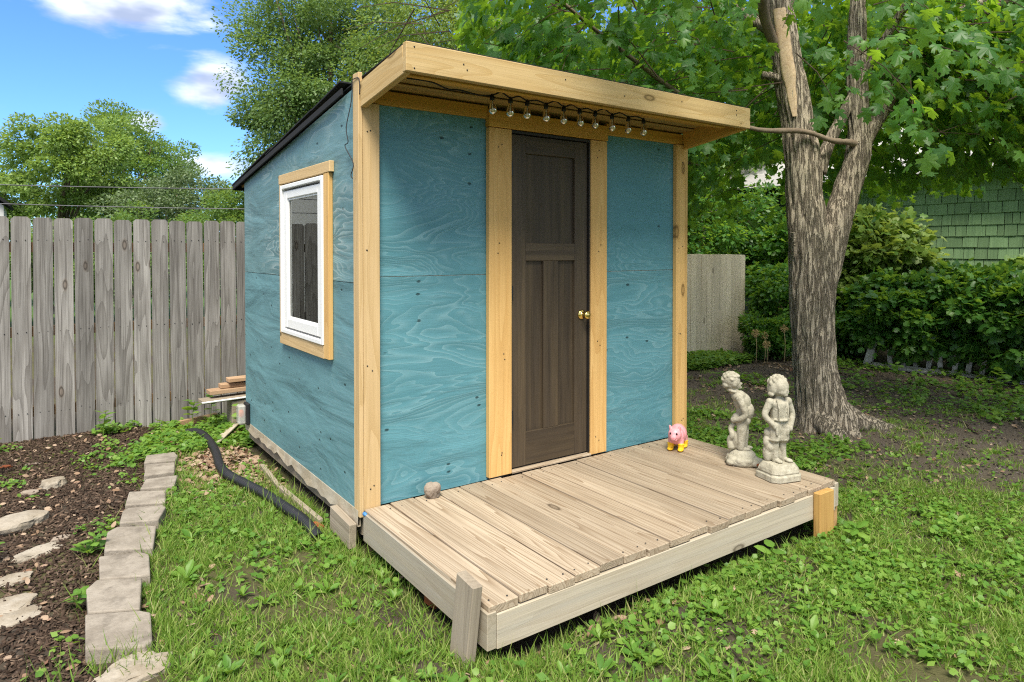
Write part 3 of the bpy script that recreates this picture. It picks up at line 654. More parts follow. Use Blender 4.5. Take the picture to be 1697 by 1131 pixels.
o = obj('plinth', data_mesh('plinth', V, F), M['statue'], s2_, W2 @ Matrix.Rotation(R(20), 4, 'Z')); bv = o.modifiers.new('b', 'BEVEL'); bv.width = .003; bv.segments = 2
# statue on the rock mound: leaning boy, hands clasped behind
p = (2.345, -.735, 0.0)
s1_ = thing('statue', 'weathered stone figure leaning with clasped hands on a rocky mound', 'statue', p, ST, VIEW)
W1 = WM[s1_]
figure = [('t', [(-.018, -.022, .10), (-.012, -.022, .19), (-.008, -.018, .28)], [.024, .030, .038]), ('t', [(.010, .022, .10), (.012, .022, .19), (.006, .018, .28)], [.024, .030, .038]),
  ('e', (-.002, 0, .285), (.052, .054, .045)), ('e', (.014, 0, .345), (.058, .052, .065)), ('e', (-.006, 0, .405), (.056, .055, .060)), ('e', (-.028, 0, .440), (.048, .060, .040)), ('e', (-.038, .0, .300), (.03, .04, .03)),
  ('t', [(-.035, -.060, .440), (-.010, -.074, .385), (.002, -.072, .340), (-.022, -.060, .305), (-.056, -.025, .288)], [.025, .023, .021, .019, .017]),
  ('t', [(-.035, .060, .440), (-.010, .074, .385), (.002, .072, .340), (-.022, .060, .305), (-.056, .025, .288)], [.025, .023, .021, .019, .017]),
  ('e', (-.060, -.008, .284), (.020, .032, .018)), ('e', (-.056, -.02, .296), (.014, .018, .012)),
  ('t', [(-.045, 0, .455), (-.062, 0, .485)], [.028, .030]), ('e', (-.066, 0, .476), (.042, .044, .017), .25),
  ('e', (-.070, 0, .535), (.052, .052, .056)), ('e', (-.036, 0, .515), (.022, .032, .030)), ('e', (-.012, 0, .522), (.009, .008, .009)), ('e', (-.020, 0, .498), (.012, .018, .010)),
  ('e', (-.078, 0, .548), (.056, .058, .050)), ('e', (-.062, -.045, .53), (.02, .014, .025)), ('e', (-.110, 0, .515), (.024, .042, .026)), ('e', (-.045, -.020, .575), (.022, .026, .014)), ('e', (-.045, .020, .575), (.022, .026, .014)),
  ('e', (-.090, -.03, .575), (.025, .025, .016)), ('e', (-.1, .03, .57), (.022, .025, .018)),
  ('t', [(-.070, 0, .10), (-.078, .01, .150), (-.066, -.01, .185), (-.074, .01, .225), (-.058, 0, .255)], [.026, .022, .020, .018, .016]), ('e', (-.04, 0, .15), (.03, .03, .06)),
  ('e', (.012, -.024, .098), (.034, .018, .013)), ('e', (.036, .024, .098), (.034, .018, .013))]
for k in range(46):
    a_, e_ = k * 2.399, .05 + 1.4 * ((k * 13) % 46) / 46; dx, dy, dz = math.cos(a_) * math.cos(e_), math.sin(a_) * math.cos(e_), math.sin(e_)
    if dx < .55 or e_ > .7: figure.append(('e', (-.078 + .056 * dx, .058 * dy, .540 + .056 * dz), (.011, .011, .009)))
o = obj('figure', blob_mesh(figure), M['statue'], s1_, W1 @ Matrix.Rotation(R(-8), 4, 'Z')); skin(o)
mound = [('e', (0, 0, .02), (.112, .105, .045)), ('e', (.0, 0, .05), (.085, .08, .05))]
for k in range(16):
    a = k * 2.4; r_ = .035 + .055 * ((k * 7) % 5) / 5; mound.append(('e', (r_ * math.cos(a), r_ * math.sin(a), .075 - r_ * .5), (.036, .030, .024)))
mound += [('e', (.10, -.03, .02), (.03, .03, .022)), ('e', (-.09, -.04, .02), (.03, .03, .022)), ('e', (.06, -.08, .02), (.04, .03, .022))]
o = obj('mound', blob_mesh(mound), M['statue'], s1_, W1); skin(o, .004, 2)
st_ = obj('rust_stain', rock_mesh(3, .012, .006, .010, 2), M['brick_red'], s1_, W1 @ T(.062, -.112, .022))

# pig figurine in yellow boots
p = (2.235, -.275, 0.0)
pig = thing('pig_figurine', 'pink toy pig wearing yellow boots by the shed wall', 'figurine', p, None, R(-62))
WP = WM[pig]     # local -y = way the pig faces
figure = [('e', (0, .035, .100), (.062, .078, .070)), ('e', (0, -.02, .100), (.056, .05, .062)), ('e', (.0, -.062, .118), (.046, .042, .047)), ('e', (0, -.10, .106), (.020, .018, .017)), ('e', (0, -.085, .088), (.024, .018, .012)),
  ('t', [(-.034, -.025, .08), (-.035, -.03, .035)], [.022, .018]), ('t', [(.034, -.025, .08), (.035, -.03, .035)], [.022, .018]), ('t', [(-.036, .075, .08), (-.037, .078, .035)], [.024, .019]), ('t', [(.036, .075, .08), (.037, .078, .035)], [.024, .019]),
  ('t', [(-.026, -.056, .150), (-.036, -.062, .178)], [.015, .006]), ('t', [(.026, -.056, .150), (.036, -.062, .178)], [.015, .006]), ('t', [(0, .11, .12), (.01, .125, .135), (-.005, .13, .145)], [.006, .005, .004])]
o = obj('body', blob_mesh(figure), M['pink'], pig, WP); skin(o, .0035, 3)
boot = [('t', [(0, 0, .048), (0, 0, .014)], [.0225, .021]), ('e', (0, -.014, .011), (.021, .030, .0125)), ('e', (0, 0, .046), (.025, .025, .007)), ('e', (0, .004, .008), (.02, .022, .009))]
bmsh = blob_mesh(boot)
for x, y in ((-.036, -.03), (.036, -.03), (-.038, .078), (.038, .078)): skin(obj('boot', bmsh, M['yellow'], pig, WP @ T(x, y, 0)), .003, 2)
ey = rock_mesh(1, .0065, .004, .008, 2, 0); sn = rock_mesh(2, .0035, .002, .005, 1, 0)
for s in (-1, 1):
    obj('eye', ey, M['eye'], pig, WP @ T(.022 * s, -.099, .132)); obj('nostril', sn, M['pink_dark'], pig, WP @ T(.007 * s, -.1175, .107))
obj('snout', lathe([(0, .004), (.015, .004), (.018, 0), (.018, -.01)], 16, 'snout'), M['pink'], pig, WP @ T(0, -.114, .106) @ RX)
tag(obj('stone', rock_mesh(12, .050, .038, .046, 4, .28), M['pebble'], None, T(.392, -.098, .036)), 'fist-sized brown stone on the deck against the teal wall', 'stone')

# ================================================================== FENCES
def dogear(w, h, c):
    return [(-h / 2, -w / 2), (h / 2 - c, -w / 2), (h / 2, -w / 2 + c), (h / 2, w / 2 - c), (h / 2 - c, w / 2), (-h / 2, w / 2)]
def dog_mesh(w, h, t, c, name):
    poly = dogear(w, h, c); n = len(poly); V = [(x, y, -t / 2) for x, y in poly] + [(x, y, t / 2) for x, y in poly]
    return data_mesh(name, V, [tuple(range(n))[::-1], tuple(range(n, 2 * n))] + [(i, (i + 1) % n, n + (i + 1) % n, n + i) for i in range(n)])
upm = Matrix(((0, 1, 0, 0), (0, 0, -1, 0), (-1, 0, 0, 0), (0, 0, 0, 1)))
upm = Matrix(((0, -1, 0, 0), (0, 0, -1, 0), (1, 0, 0, 0), (0, 0, 0, 1)))   # local x up, local y across, thickness along y
f1 = thing('board_fence', 'weathered grey dog-ear board fence behind the mulch bed', 'fence', (-.9, 3.4, -.2))
FB = {}
xs = [-1.741 + .146 * k for k in range(-3, 16)]
for k, x in enumerate(xs):
    h = 1.855 + random.uniform(-.008, .008); w = .1345 + random.uniform(-.003, .002)
    zb = GZ(x, 3.4) - .02 + random.uniform(-.005, .01); top = 1.668 + random.uniform(-.006, .006)
    o = obj('board', dog_mesh(w, top - zb, .017, .022, 'fence_board'), M['fence_grey'], f1, T(x + .073, 3.40 + random.uniform(-.003, .003), (top + zb) / 2) @ Matrix.Rotation(random.uniform(-.004, .004), 4, 'Y') @ upm)
    for z in (.05, .72, 1.48):
        for q in (-.03, .03): obj('nail', nail, M['black_metal'], o, T(x + .073 + q, 3.3905, z + random.uniform(-.01, .01)) @ RX)
for z in (.05, .72, 1.42): board('rail', (xs[0], 3.437, z), (xs[-1] + .14, 3.437, z), (0, 0, 1), .085, .036, M['rail_wood'], f1)
for x in (-2.0, .45): box('post', (x - .045, x + .045), (3.46, 3.55), (-.35, 1.6), M['rail_wood'], f1)
f2 = thing('board_fence', 'pale beige board fence with streaks of sun beside the leafy shrubs', 'fence', (7.3, 3.4, -.28))
for k in range(22):
    x = 5.42 + .1225 * k; zb = GZ(x, 3.4) - .03; top = 1.335 + random.uniform(-.006, .006) - .012 * (k - 12) / 10
    obj('board', dog_mesh(.1195, top - zb, .017, .012, 'fence_board'), M['fence_beige'], f2, T(x + .06, 3.40 + random.uniform(-.003, .003), (top + zb) / 2) @ upm)
for z in (.1, 1.0): board('rail', (5.42, 3.437, z), (8.1, 3.437, z), (0, 0, 1), .085, .036, M['rail_wood'], f2)
box('post', (8.00, 8.09), (3.46, 3.55), (-.4, 1.25), M['rail_wood'], f2)
# fallen white picket fence under the hedge
pf = thing('picket_fence', 'broken white picket fence half buried under the overgrown hedge', 'fence', (8.5, .6, -.28))
P0, P1 = Vector((8.42, 1.56, -.28)), Vector((8.72, -.30, -.28)); dpf = (P1 - P0).normalized()
board('gate_post', P0 + Vector((0, 0, -.05)), P0 + Vector((.05, -.16, .56)), dpf, .10, .09, M['white_paint'], pf)
for k in range(11):
    q = P0 + dpf * (.30 + .155 * k) + Vector((.05, 0, 0)); ln = Vector((.10, -.05 - .01 * (k % 3), 0)) if k % 4 else Vector((.04, .05, 0)); q.z = GZ(q.x, q.y)
    board('picket', q, q + ln * .6 + Vector((0, 0, .36 + .05 * (k % 3))), dpf, .062, .018, M['white_paint'], pf)
board('rail', P0 + dpf * .1 + Vector((-.06, 0, .035)), P0 + dpf * 1.02 + Vector((-.10, 0, .03)), (1, 0, .35), .10, .035, M['white_paint'], pf)
board('rail', P0 + dpf * .95 + Vector((-.02, 0, .03)), P1 + Vector((-.12, 0, .02)), (1, 0, .3), .08, .035, M['white_paint'], pf)
board('rail', P0 + dpf * 1.1 + Vector((.12, 0, .42)), P1 + dpf * .3 + Vector((.1, 0, .40)), (0, 0, 1), .07, .035, M['grey_wood'], pf)

# ================================================================== EDGING BLOCKS, ROCKS
BL = [[(-1.278, -.151), (-1.086, -.253), (-1.050, -.300), (-1.075, -.548), (-1.105, -.571), (-1.294, -.462)],
 [(-1.262, .087), (-1.215, .157), (-1.040, .060), (-1.082, -.235), (-1.267, -.140)],
 [(-1.188, .454), (-1.010, .385), (-.978, .330), (-1.005, .070), (-1.205, .168)],
 [(-1.162, .502), (-1.130, .740), (-1.080, .790), (-.896, .699), (-.950, .405)],
 [(-1.065, .840), (-1.030, 1.045), (-.997, 1.082), (-.822, .990), (-.815, .940), (-.880, .742)],
 [(-1.010, 1.129), (-.965, 1.36), (-.770, 1.262), (-.800, 1.046)],
 [(-.902, 1.385), (-.845, 1.590), (-.655, 1.550), (-.712, 1.316)],
 [(-.850, 1.642), (-.806, 1.890), (-.628, 1.847), (-.662, 1.629)],
 [(-.813, 1.961), (-.774, 2.159), (-.590, 2.112), (-.585, 1.985), (-.620, 1.880)]]
NTH = ['concrete edging block touching the big white rock', 'second edging block from the big white rock, one corner cut', 'third edging block from the big white rock, beside the grass', 'fourth edging block from the big white rock', 'fifth edging block from the big white rock, leaves along its edge', 'middle edging block with a dark stain, sixth from the white rock', 'seventh edging block from the big white rock, tilted outward', 'eighth edging block from the white rock, next to last', 'last edging block of the row toward the fence']
for i, poly in enumerate(BL):
    c = np.mean(np.array(poly), 0); sz = [1.0, .98, .97, .97, .97, .97, .97, .97, .97][i]
    q = [((x - c[0]) * .985, (y - c[1]) * .985) for x, y in poly]
    ar = sum(q[k][0] * q[(k + 1) % len(q)][1] - q[(k + 1) % len(q)][0] * q[k][1] for k in range(len(q)))
    if ar < 0: q = q[::-1]
    top = -.120 + random.uniform(-.006, .006); n = len(q)
    V = [(x, y, -.10) for x, y in q] + [(x, y, 0) for x, y in q]
    F = [tuple(range(n))[::-1], tuple(range(n, 2 * n))] + [(k, (k + 1) % n, n + (k + 1) % n, n + k) for k in range(n)]
    o = obj('edging_block', data_mesh('edging_block', V, F), M['paver'], None, T(c[0], c[1], top) @ Matrix.Rotation(random.uniform(-.03, .03), 4, 'X') @ Matrix.Rotation(random.uniform(-.03, .03), 4, 'Y'))
    bv = o.modifiers.new('bevel', 'BEVEL'); bv.width = .007; bv.segments = 2
    tag(o, NTH[i], 'edging block', 'concrete blocks edging the mulch bed')
def rock(x, y, z, sx, sy, sz, seed, label, mat='rock', rot=0., sub=4, rough=.38, flat=.45, name='rock', cat='rock', grp=None):
    tag(obj(name, rock_mesh(seed, sx * .88, sy * .88, sz, sub, rough, flat), M[mat], None, T(x, y, z + .006) @ Matrix.Rotation(rot, 4, 'Z')), label, cat, grp)
rock(-1.175, -.66, -.185, .165, .125, .090, 5, 'big chalky white rock at the end of the edging blocks', rot=.2, rough=.45)
rock(-1.345, 1.95, -.170, .085, .075, .065, 8, 'small pale rock alone in the mulch, between fence and blocks')
rock(-1.48, 1.86, -.18, .06, .06, .035, 9, 'low brown rock half sunk next to the small pale rock', 'pebble')
rock(-1.52, 1.32, -.190, .155, .125, .100, 10, 'long grey rock with a mossy top in the mulch bed', rot=.3)
rock(-1.43, .82, -.195, .14, .07, .05, 21, 'flat tan rock lying slanted in the mulch', 'rock', rot=.5)
rock(-1.33, .94, -.19, .05, .04, .04, 22, 'small tan stone touching the flat tan rock', 'pebble')
rock(-1.53, .52, -.185, .09, .065, .045, 14, 'smooth light grey slab of rock in the mulch', rot=.2, flat=.25)
rock(-1.54, .24, -.19, .115, .10, .055, 15, 'cracked white rock slab beside the smooth grey slab', rot=.9, flat=.3)
rock(-1.50, .10, -.19, .10, .07, .05, 16, 'yellowish rock slab below the cracked white one', rot=.4, flat=.3)
rock(-1.62, 2.62, -.18, .05, .03, .025, 17, 'reddish stone in the mulch close to the fence', 'brick_red')
rock(-1.45, 2.60, -.185, .06, .03, .02, 18, 'flat dark stone in the mulch close to the fence', 'pebble')
for k, (x, y, z, r, lb) in enumerate(((-.14, .33, -.20, .3, 'orange broken brick beside the pipe end'), (.11, -.70, -.225, .2, 'orange brick under the edge of the deck'), (.12, -.945, -.225, -.2, 'orange brick under the deck near the grey post'))):
    tag(obj('brick', box_mesh(.15 if k else .08, .08, .05, .006), M['brick_red'], None, T(x, y, z) @ Matrix.Rotation(r, 4, 'Z') @ Matrix.Rotation(.1, 4, 'X')), lb, 'brick', 'loose bricks')
# ================================================================== DRAIN PIPE (corrugated)
pp = [(-.178, .150), (-.178, .385), (-.207, .595), (-.248, .932), (-.316, 1.183), (-.372, 1.409), (-.362, 1.688), (-.312, 2.082), (-.296, 2.434), (-.325, 2.672), (-.40, 2.82), (-.50, 2.84)]
PZ = [.032, .043, .043, .046, .052, .06, .055, .05, .055, .06, .05, .03]
P = smooth_path([(x, y, GZ(x, y) + z) for (x, y), z in zip(pp, PZ)], 40)
rad = [.029 + .0022 * math.sin(i * 1.9) for i in range(len(P))]
V, F = tube_geo(P, rad, 18, cap=False); Vi, Fi = tube_geo(P[:30], [r - .004 for r in rad[:30]], 18, cap=False)
tag(obj('drain_pipe', data_mesh('pipe', *join_geo([(V, F), (Vi, [f[::-1] for f in Fi])]), smooth=True), M['pipe']), 'black corrugated drain pipe snaking through grass along the shed', 'pipe')
# ================================================================== SCRAP LUMBER, MARKER LIGHT
SG = 'scrap lumber stacked behind the shed corner'
def scrap(p0, p1, w, t, mat, lab, wd=(0, 1, 0), nm='scrap_board', g=SG):
    tag(board(nm, p0, p1, wd, w, t, M[mat], None), lab, 'board', g)
scrap((-.27, 2.86, .085), (.75, 2.96, .085), .14, .030, 'grey_wood', 'bottom board of the scrap stack, with a pale metal edge')
scrap((-.27, 2.790, .085), (.75, 2.882, .085), .012, .034, 'vinyl', 'pale metal strip along the bottom board of the scrap stack', (0, 0, 1), 'metal_strip')
scrap((-.20, 2.90, .150), (.7, 2.94, .155), .13, .036, 'scrap_wood', 'rough brown board in the middle of the scrap stack')
scrap((-.10, 2.93, .190), (.7, 2.93, .192), .10, .034, 'scrap_wood', 'short board second from the top of the scrap stack')
scrap((-.04, 2.90, .240), (.7, 2.92, .240), .11, .034, 'scrap_wood', 'topmost board of the scrap stack')
for x in (.1, .6): tag(obj('support_block', box_mesh(.24, .2, .27, .004), M['grey_wood'], None, T(x, 2.92, GZ(x, 2.92) + .135)), 'grey block propping the %s end of the scrap stack' % ('open' if x < .3 else 'hidden'), 'block', 'blocks under the scrap stack')
scrap((-.40, 3.18, GZ(-.4, 3.18) + .04), (-.05, 3.30, GZ(-.05, 3.3) + .06), .05, .035, 'scrap_wood', 'brown stick of lumber lying at the fence foot', (0, 0, 1), g=None)
scrap((-.36, 3.06, GZ(-.36, 3.06) + .02), (-.16, 3.10, GZ(-.16, 3.1) + .025), .05, .02, 'black_rubber', 'short black plastic strip below the brown stick', g=None)
scrap((-.26, 2.36, GZ(-.26, 2.36) + .035), (.12, 2.98, GZ(.1, 2.9) + .09), .10, .012, 'skirt', 'torn off-white siding strip lying beside the shed corner', (1, -.6, .4), g=None)
scrap((-.18, 2.50, GZ(-.18, 2.5) + .02), (.10, 2.80, GZ(.1, 2.8) + .05), .045, .03, 'scrap_wood', 'brown batten under the torn siding strip', (1, -.6, .2), g=None)
scrap((-.62, 2.55, GZ(-.62, 2.55) + .015), (-.30, 2.62, GZ(-.3, 2.62) + .03), .07, .03, 'scrap_wood', 'weathered slat in the ivy beside the pipe', g=None)
ml = thing('marker_light', 'clear plastic marker light with orange bulb on the shed corner', 'light', (-.02, 2.26, .06))
box('back_plate', (-.045, -.017), (2.215, 2.315), (-.02, .155), M['black_rubber'], ml, .006)
box('lens', (-.105, -.046), (2.222, 2.308), (-.012, .145), M['clear'], ml, .012)
obj('bulb', rock_mesh(1, .022, .026, .034, 3, 0), M['orange'], ml, T(-.075, 2.265, .07))
# ================================================================== INSIDE THE SHED, seen through the window
hl = thing('hanging_lamp', 'brass and glass hanging lamp inside the shed window', 'lamp', (.20, 1.26, 1.66))
WL = T(.20, 1.26, 1.66)
obj('cap', lathe([(0, .13), (.010, .128), (.014, .11), (.022, .10), (.014, .09), (.03, .075), (.018, .062), (.05, .045), (.085, .012), (.088, .0), (.08, -.004)], 24, 'cap'), M['brass'], hl, WL)
obj('glass_shade', lathe([(.078, -.004), (.074, -.03), (.058, -.07), (.035, -.10), (.02, -.11), (0, -.112)], 12, 'shade', False), M['bulb'], hl, WL)
tube('rod', [(.20, 1.26, 1.78), (.20, 1.26, 1.94), (.20, 1.26, rz(1.26) - .003)], .005, M['brass'], hl)
refl_panel = thing('reflection_panel', 'grey arched panel added inside the window in place of the fence reflection', 'panel', (.35, 1.4, -.02))
arch = [(-.45, -.8), (.45, -.8), (.45, .70)] + [(.45 - .9 * t, .70 + .09 * math.sin(math.pi * t)) for t in (.15, .35, .5, .65, .85)] + [(-.45, .70)]
tilt = T(.36, 1.82, .80) @ Matrix.Rotation(R(62), 4, 'Z') @ Matrix.Rotation(R(86), 4, 'X')
prism('panel', arch, .03, M['fence_grey'], refl_panel, tilt)  # added panel, stands in for the fence boards mirrored in the glass
prism('top_rail', [(-.48, .68), (.48, .68), (.45, .76)] + [(.45 - .9 * t, .76 + .09 * math.sin(math.pi * t)) for t in (.15, .35, .5, .65, .85)] + [(-.45, .76)], .045, M['white_paint'], refl_panel, tilt @ T(0, 0, -.01))
# ================================================================== NEIGHBOURING HOUSES
gh = thing('green_house', 'green shingled house wall behind the overgrown hedge', 'house', (11.6, 1.0, -.3))
box('wall', (11.46, 17.0), (-7.0, 6.2), (-.4, 2.78), M['house_dark'], gh, 0)
HY0, HY1 = .0, 4.0
npc = 0
for r_ in range(13):
    z0 = .30 + r_ * .19; y = HY0 + random.uniform(-.2, 0)
    while y < HY1 and npc < 298:
        w = random.choice((.11, .15, .19, .24, .30)) * random.uniform(.9, 1.1)
        board('shingle', (11.430 + random.uniform(-.003, .003), y + w / 2, z0 + random.uniform(-.004, .004)), (11.452, y + w / 2, z0 + .215), (0, 1, 0), w - .010, .018, M['house_green'], gh, .002)
        y += w; npc += 1
board('eave_board', (11.40, -7.2, 2.78), (11.40, 6.4, 2.78), (0, 0, 1), .16, .04, M['house_green'], gh)
ro = obj('roof', None, None, gh, T(13, 0, 3))
for k in range(9):
    x0, z0 = 11.2 + .36 * k, 2.80 + .17 * k
    board('roof_course', (x0, -7.3, z0), (x0, 6.5, z0), (1, 0, .47), .44, .02, M['roof_grey'], ro, 0)
box('gable_fill', (11.9, 17), (-7.2, 6.4), (2.79, 2.95), M['house_dark'], gh, 0)
g2 = thing('grey_house', 'pale grey roofed house far behind the beige fence', 'house', (15, 11, -.3))
box('wall', (11.5, 19.0), (9.0, 15.0), (-.4, 2.5), M['roof_grey'], g2, 0)
for k in range(12): board('roof_course', (11.2, 8.7 + .26 * k, 2.55 + .16 * k), (19.3, 8.7 + .26 * k, 2.55 + .16 * k), (0, 1, .62), .36, .03, M['roof_grey'], g2, 0)
box('ridge_fill', (11.6, 18.9), (11.5, 14.8), (2.5, 4.2), M['roof_grey'], g2, 0)
wh = thing('white_house', 'small white gabled outbuilding past the end of the grey fence', 'house', (-4.08, 13, -.3))
gab = [(-2.2, -.4), (2.2, -.4), (2.2, 2.21), (0, 4.0), (-2.2, 2.21)]
prism('wall', gab, 1.7, M['white_house'], wh, T(-4.08, 13.8, 0) @ Matrix(((1, 0, 0, 0), (0, 0, -1, 0), (0, 1, 0, 0), (0, 0, 0, 1))))
for s in (-1, 1): board('roof', Vector((-4.08 + s * 1.15, 11.95, 3.16)), Vector((-4.08 + s * 1.15, 13.95, 3.16)), (s * 2.2, 0, -1.79), 2.98, .05, M['roofing'], wh, 0)
# ================================================================== OVERHEAD WIRES
for zA, zB, lb in ((2.355, 2.325, 'upper overhead cable crossing in front of the trees'), (2.075, 2.015, 'lower overhead cable just above the grey fence')):
    A, Bq = Vector((-1.84, 9.09, zA)), Vector((1.20, 7.55, zB)); d_ = Bq - A; A = A - d_ * 2.2 + Vector((0, 0, .25)); Bq = Bq + d_ * 1.6 + Vector((0, 0, .2))
    pts = [A.lerp(Bq, t) + Vector((0, 0, -.22 * (1 - (2 * t - 1) ** 2))) for t in np.linspace(0, 1, 9)]
    tag(tube('overhead_cable', pts, .0075, M['cable'], None, 5, 4), lb, 'cable', 'overhead cables')

# ================================================================== MAPLE
RR = [(0, 0), (.28, -.10), (.36, .06), (.24, .16), (.62, .34), (.52, .44), (.56, .58), (.26, .46), (.24, .62), (.30, .78), (.14, .80), (0, 1.0)]
RS = [(0, 0), (.32, -.06), (.25, .16), (.62, .40), (.26, .46), (.28, .78), (0, 1)]
def leaf_template(half, fold=.22, curl=.22):
    pts = half + [(-x, y) for x, y in half[-2:0:-1]]
    z = lambda x, y: -fold * abs(x) - curl * y * y + .03 * math.sin(9 * x)
    V = [(0, .30, z(0, .30) + .02)] + [(x, y, z(x, y)) for x, y in pts]; n = len(pts)
    return V, [(0, 1 + i, 1 + (i + 1) % n) for i in range(n)]
LV, LF = leaf_template(RR); SV, SF = leaf_template(RS)
KV = [(0, 0, 0), (.30, .45, -.06), (0, 1.0, -.12), (-.30, .45, -.06)]; KF = [(0, 1, 2, 3)]            # small plain leaf
OV = [(0, 0, 0), (.20, .16, -.03), (.30, .45, -.05), (.20, .78, -.1), (0, 1.0, -.18), (-.20, .78, -.1), (-.30, .45, -.05), (-.20, .16, -.03), (0, .5, .02)]
OF = [(8, i, (i + 1) % 8) for i in range(8)]

maple = thing('maple_tree', 'large maple with furrowed forked trunk beside the deck', 'tree', (4.577, -.009, -.28))
def barkdisp(amp, kz=1.3, k=7.0, flare=None):
    def f(p, n, r, i, a):
        q = Vector(((p.x + n.x * r) * k, (p.y + n.y * r) * k, p.z * kz))
        d = min(1, abs(mn.noise(q)) * 3.2); d2 = mn.noise(q * 2.7); d3 = mn.noise(q * .35)
        rr = r + amp * (d ** .6 - .75) * .9 + amp * .35 * d2 + amp * .5 * d3
        if flare: rr += flare(p, a)
        return rr
    return f
def flare(p, a):
    t = max(0, (.42 - p.z) / .72); lob = .5 + .5 * math.cos(3 * a + 1.0) + .35 * math.cos(5 * a)
    return (t ** 2.4) * (.04 + .09 * lob)
geo = []
P = smooth_path([(4.60, -.02, -.42), (4.57, 0, -.1), (4.515, .05, .35), (4.504, .07, .916), (4.49, .085, 1.37), (4.46, .12, 1.75), (4.429, .152, 2.33), (4.36, .21, 2.95), (4.294, .274, 3.57), (4.2, .36, 4.8), (4.05, .5, 6.6)], 26)
geo.append(tube_geo(P, smooth_vals([.215, .205, .182, .184, .185, .165, .150, .136, .118, .085, .03], 26), 150, barkdisp(.026, 1.6, 13.0, flare=flare)))
P = smooth_path([(4.56, .03, .75), (4.60, .0, 1.15), (4.68, -.05, 1.6), (4.80, -.12, 2.05), (4.872, -.16, 2.32), (4.88, -.16, 2.6), (4.868, -.136, 3.4), (4.92, -.2, 4.4), (4.9, -.6, 5.6)], 26)
geo.append(tube_geo(P, smooth_vals([.10, .128, .128, .114, .108, .092, .076, .05, .02], 26), 96, barkdisp(.020, 1.6, 14.0)))
P = smooth_path([(4.66, -.06, -.12), (4.85, -.2, -.22), (5.05, -.34, -.275), (5.25, -.44, -.33)], 8)
geo.append(tube_geo(P, smooth_vals([.16, .10, .06, .03], 8), 24, barkdisp(.012)))
P = smooth_path([(4.50, .02, -.12), (4.38, -.22, -.24), (4.36, -.4, -.31)], 8); geo.append(tube_geo(P, smooth_vals([.15, .09, .03], 8), 24, barkdisp(.012)))
tr = obj('trunk', data_mesh('trunk', *join_geo(geo), smooth=True), M['bark'], maple)
# stub and torn bark flap
obj('stub', data_mesh('stub', *tube_geo(smooth_path([(4.36, .22, 2.93), (4.24, .28, 3.0), (4.13, .36, 3.03)], 8), smooth_vals([.06, .046, .036], 8), 18, barkdisp(.012, 9, 16)), smooth=True), M['bark'], maple)
board('bark_flap', (4.285, .13, 1.33), (4.265, .12, 1.56), FWD, .07, .02, M['bark'], maple)
V, F = [], []
zs = np.linspace(2.62, 3.62, 24)
for z in zs:      # bare wood where the bark is gone, wrapped on the camera side of the stem
    t = (z - 2.33) / (3.57 - 2.33); cx = 4.429 + (4.294 - 4.429) * t; cy_ = .152 + (.274 - .152) * t; r = .150 + (.118 - .150) * t + .016
    hw = (.18 + .5 * min(1, (z - 2.62) / .35)) * (1 + .25 * mn.noise(Vector((0, 0, z * 5))))
    a0 = math.atan2(-.72, -.69) - .35
    for k in range(9):
        a = a0 + (k / 8 - .5) * 2 * hw * .75; rr = r + .006 * mn.noise(Vector((k * .9, z * 3, 1))) - (.022 if k in (0, 8) else 0)
        V.append((cx + rr * math.cos(a), cy_ + rr * math.sin(a), z))
for j in range(23):
    for k in range(8): F.append((j * 9 + k, j * 9 + k + 1, j * 9 + 10 + k, j * 9 + 9 + k))
me = data_mesh('bare_wood', V, F, True)
obj('bare_wood', me, M['deadwood'], maple)
LIMBS = [([(4.885, -.165, 2.36), (4.97, -.22, 2.55), (5.233, -.402, 3.061), (5.513, -.592, 3.456), (5.95, -.9, 3.85), (6.6, -1.5, 4.6)], [.095, .085, .075, .07, .06, .03]),
 ([(4.86, -.17, 2.36), (4.72, -.16, 2.39), (4.52, -.09, 2.40), (4.25, .02, 2.47), (3.85, .29, 2.50), (3.3, .55, 2.74), (2.42, .68, 3.16), (1.5, .6, 3.5), (.6, .3, 3.75)], [.038, .029, .025, .023, .021, .020, .018, .014, .008]),
 ([(4.56, .05, 2.12), (4.603, .027, 2.271), (4.721, -.05, 2.581), (4.9, -.3, 3.2), (4.7, -1.0, 4.0)], [.07, .06, .05, .04, .02]),
 ([(4.33, .30, 3.2), (3.9, .2, 3.55), (3.2, -.3, 3.9), (2.2, -1.0, 4.3), (1.0, -1.8, 4.7)], [.05, .045, .04, .03, .015]),
 ([(4.3, .27, 3.4), (3.9, .9, 3.9), (3.2, 1.9, 4.5), (2.2, 2.8, 5.0)], [.06, .05, .04, .02]),
 ([(5.5, -.6, 3.45), (5.6, -1.5, 3.7), (5.2, -2.6, 4.0), (4.4, -3.6, 4.3)], [.05, .04, .03, .015]),
 ([(4.25, .3, 3.9), (3.4, -.6, 4.8), (2.4, -1.8, 5.6), (1.2, -3.0, 6.0)], [.06, .05, .035, .015]),
 ([(5.23, -.4, 3.06), (5.45, -1.1, 2.95), (5.4, -1.8, 2.75), (5.2, -2.4, 2.5)], [.025, .02, .015, .008])]
for pts, r in LIMBS: obj('limb', data_mesh('limb', *tube_geo(smooth_path(pts, 8), smooth_vals(r, 8), 16, barkdisp(.007, 5, 16)), smooth=True), M['bark'] if r[0] > .05 else M['bark_smooth'], maple)

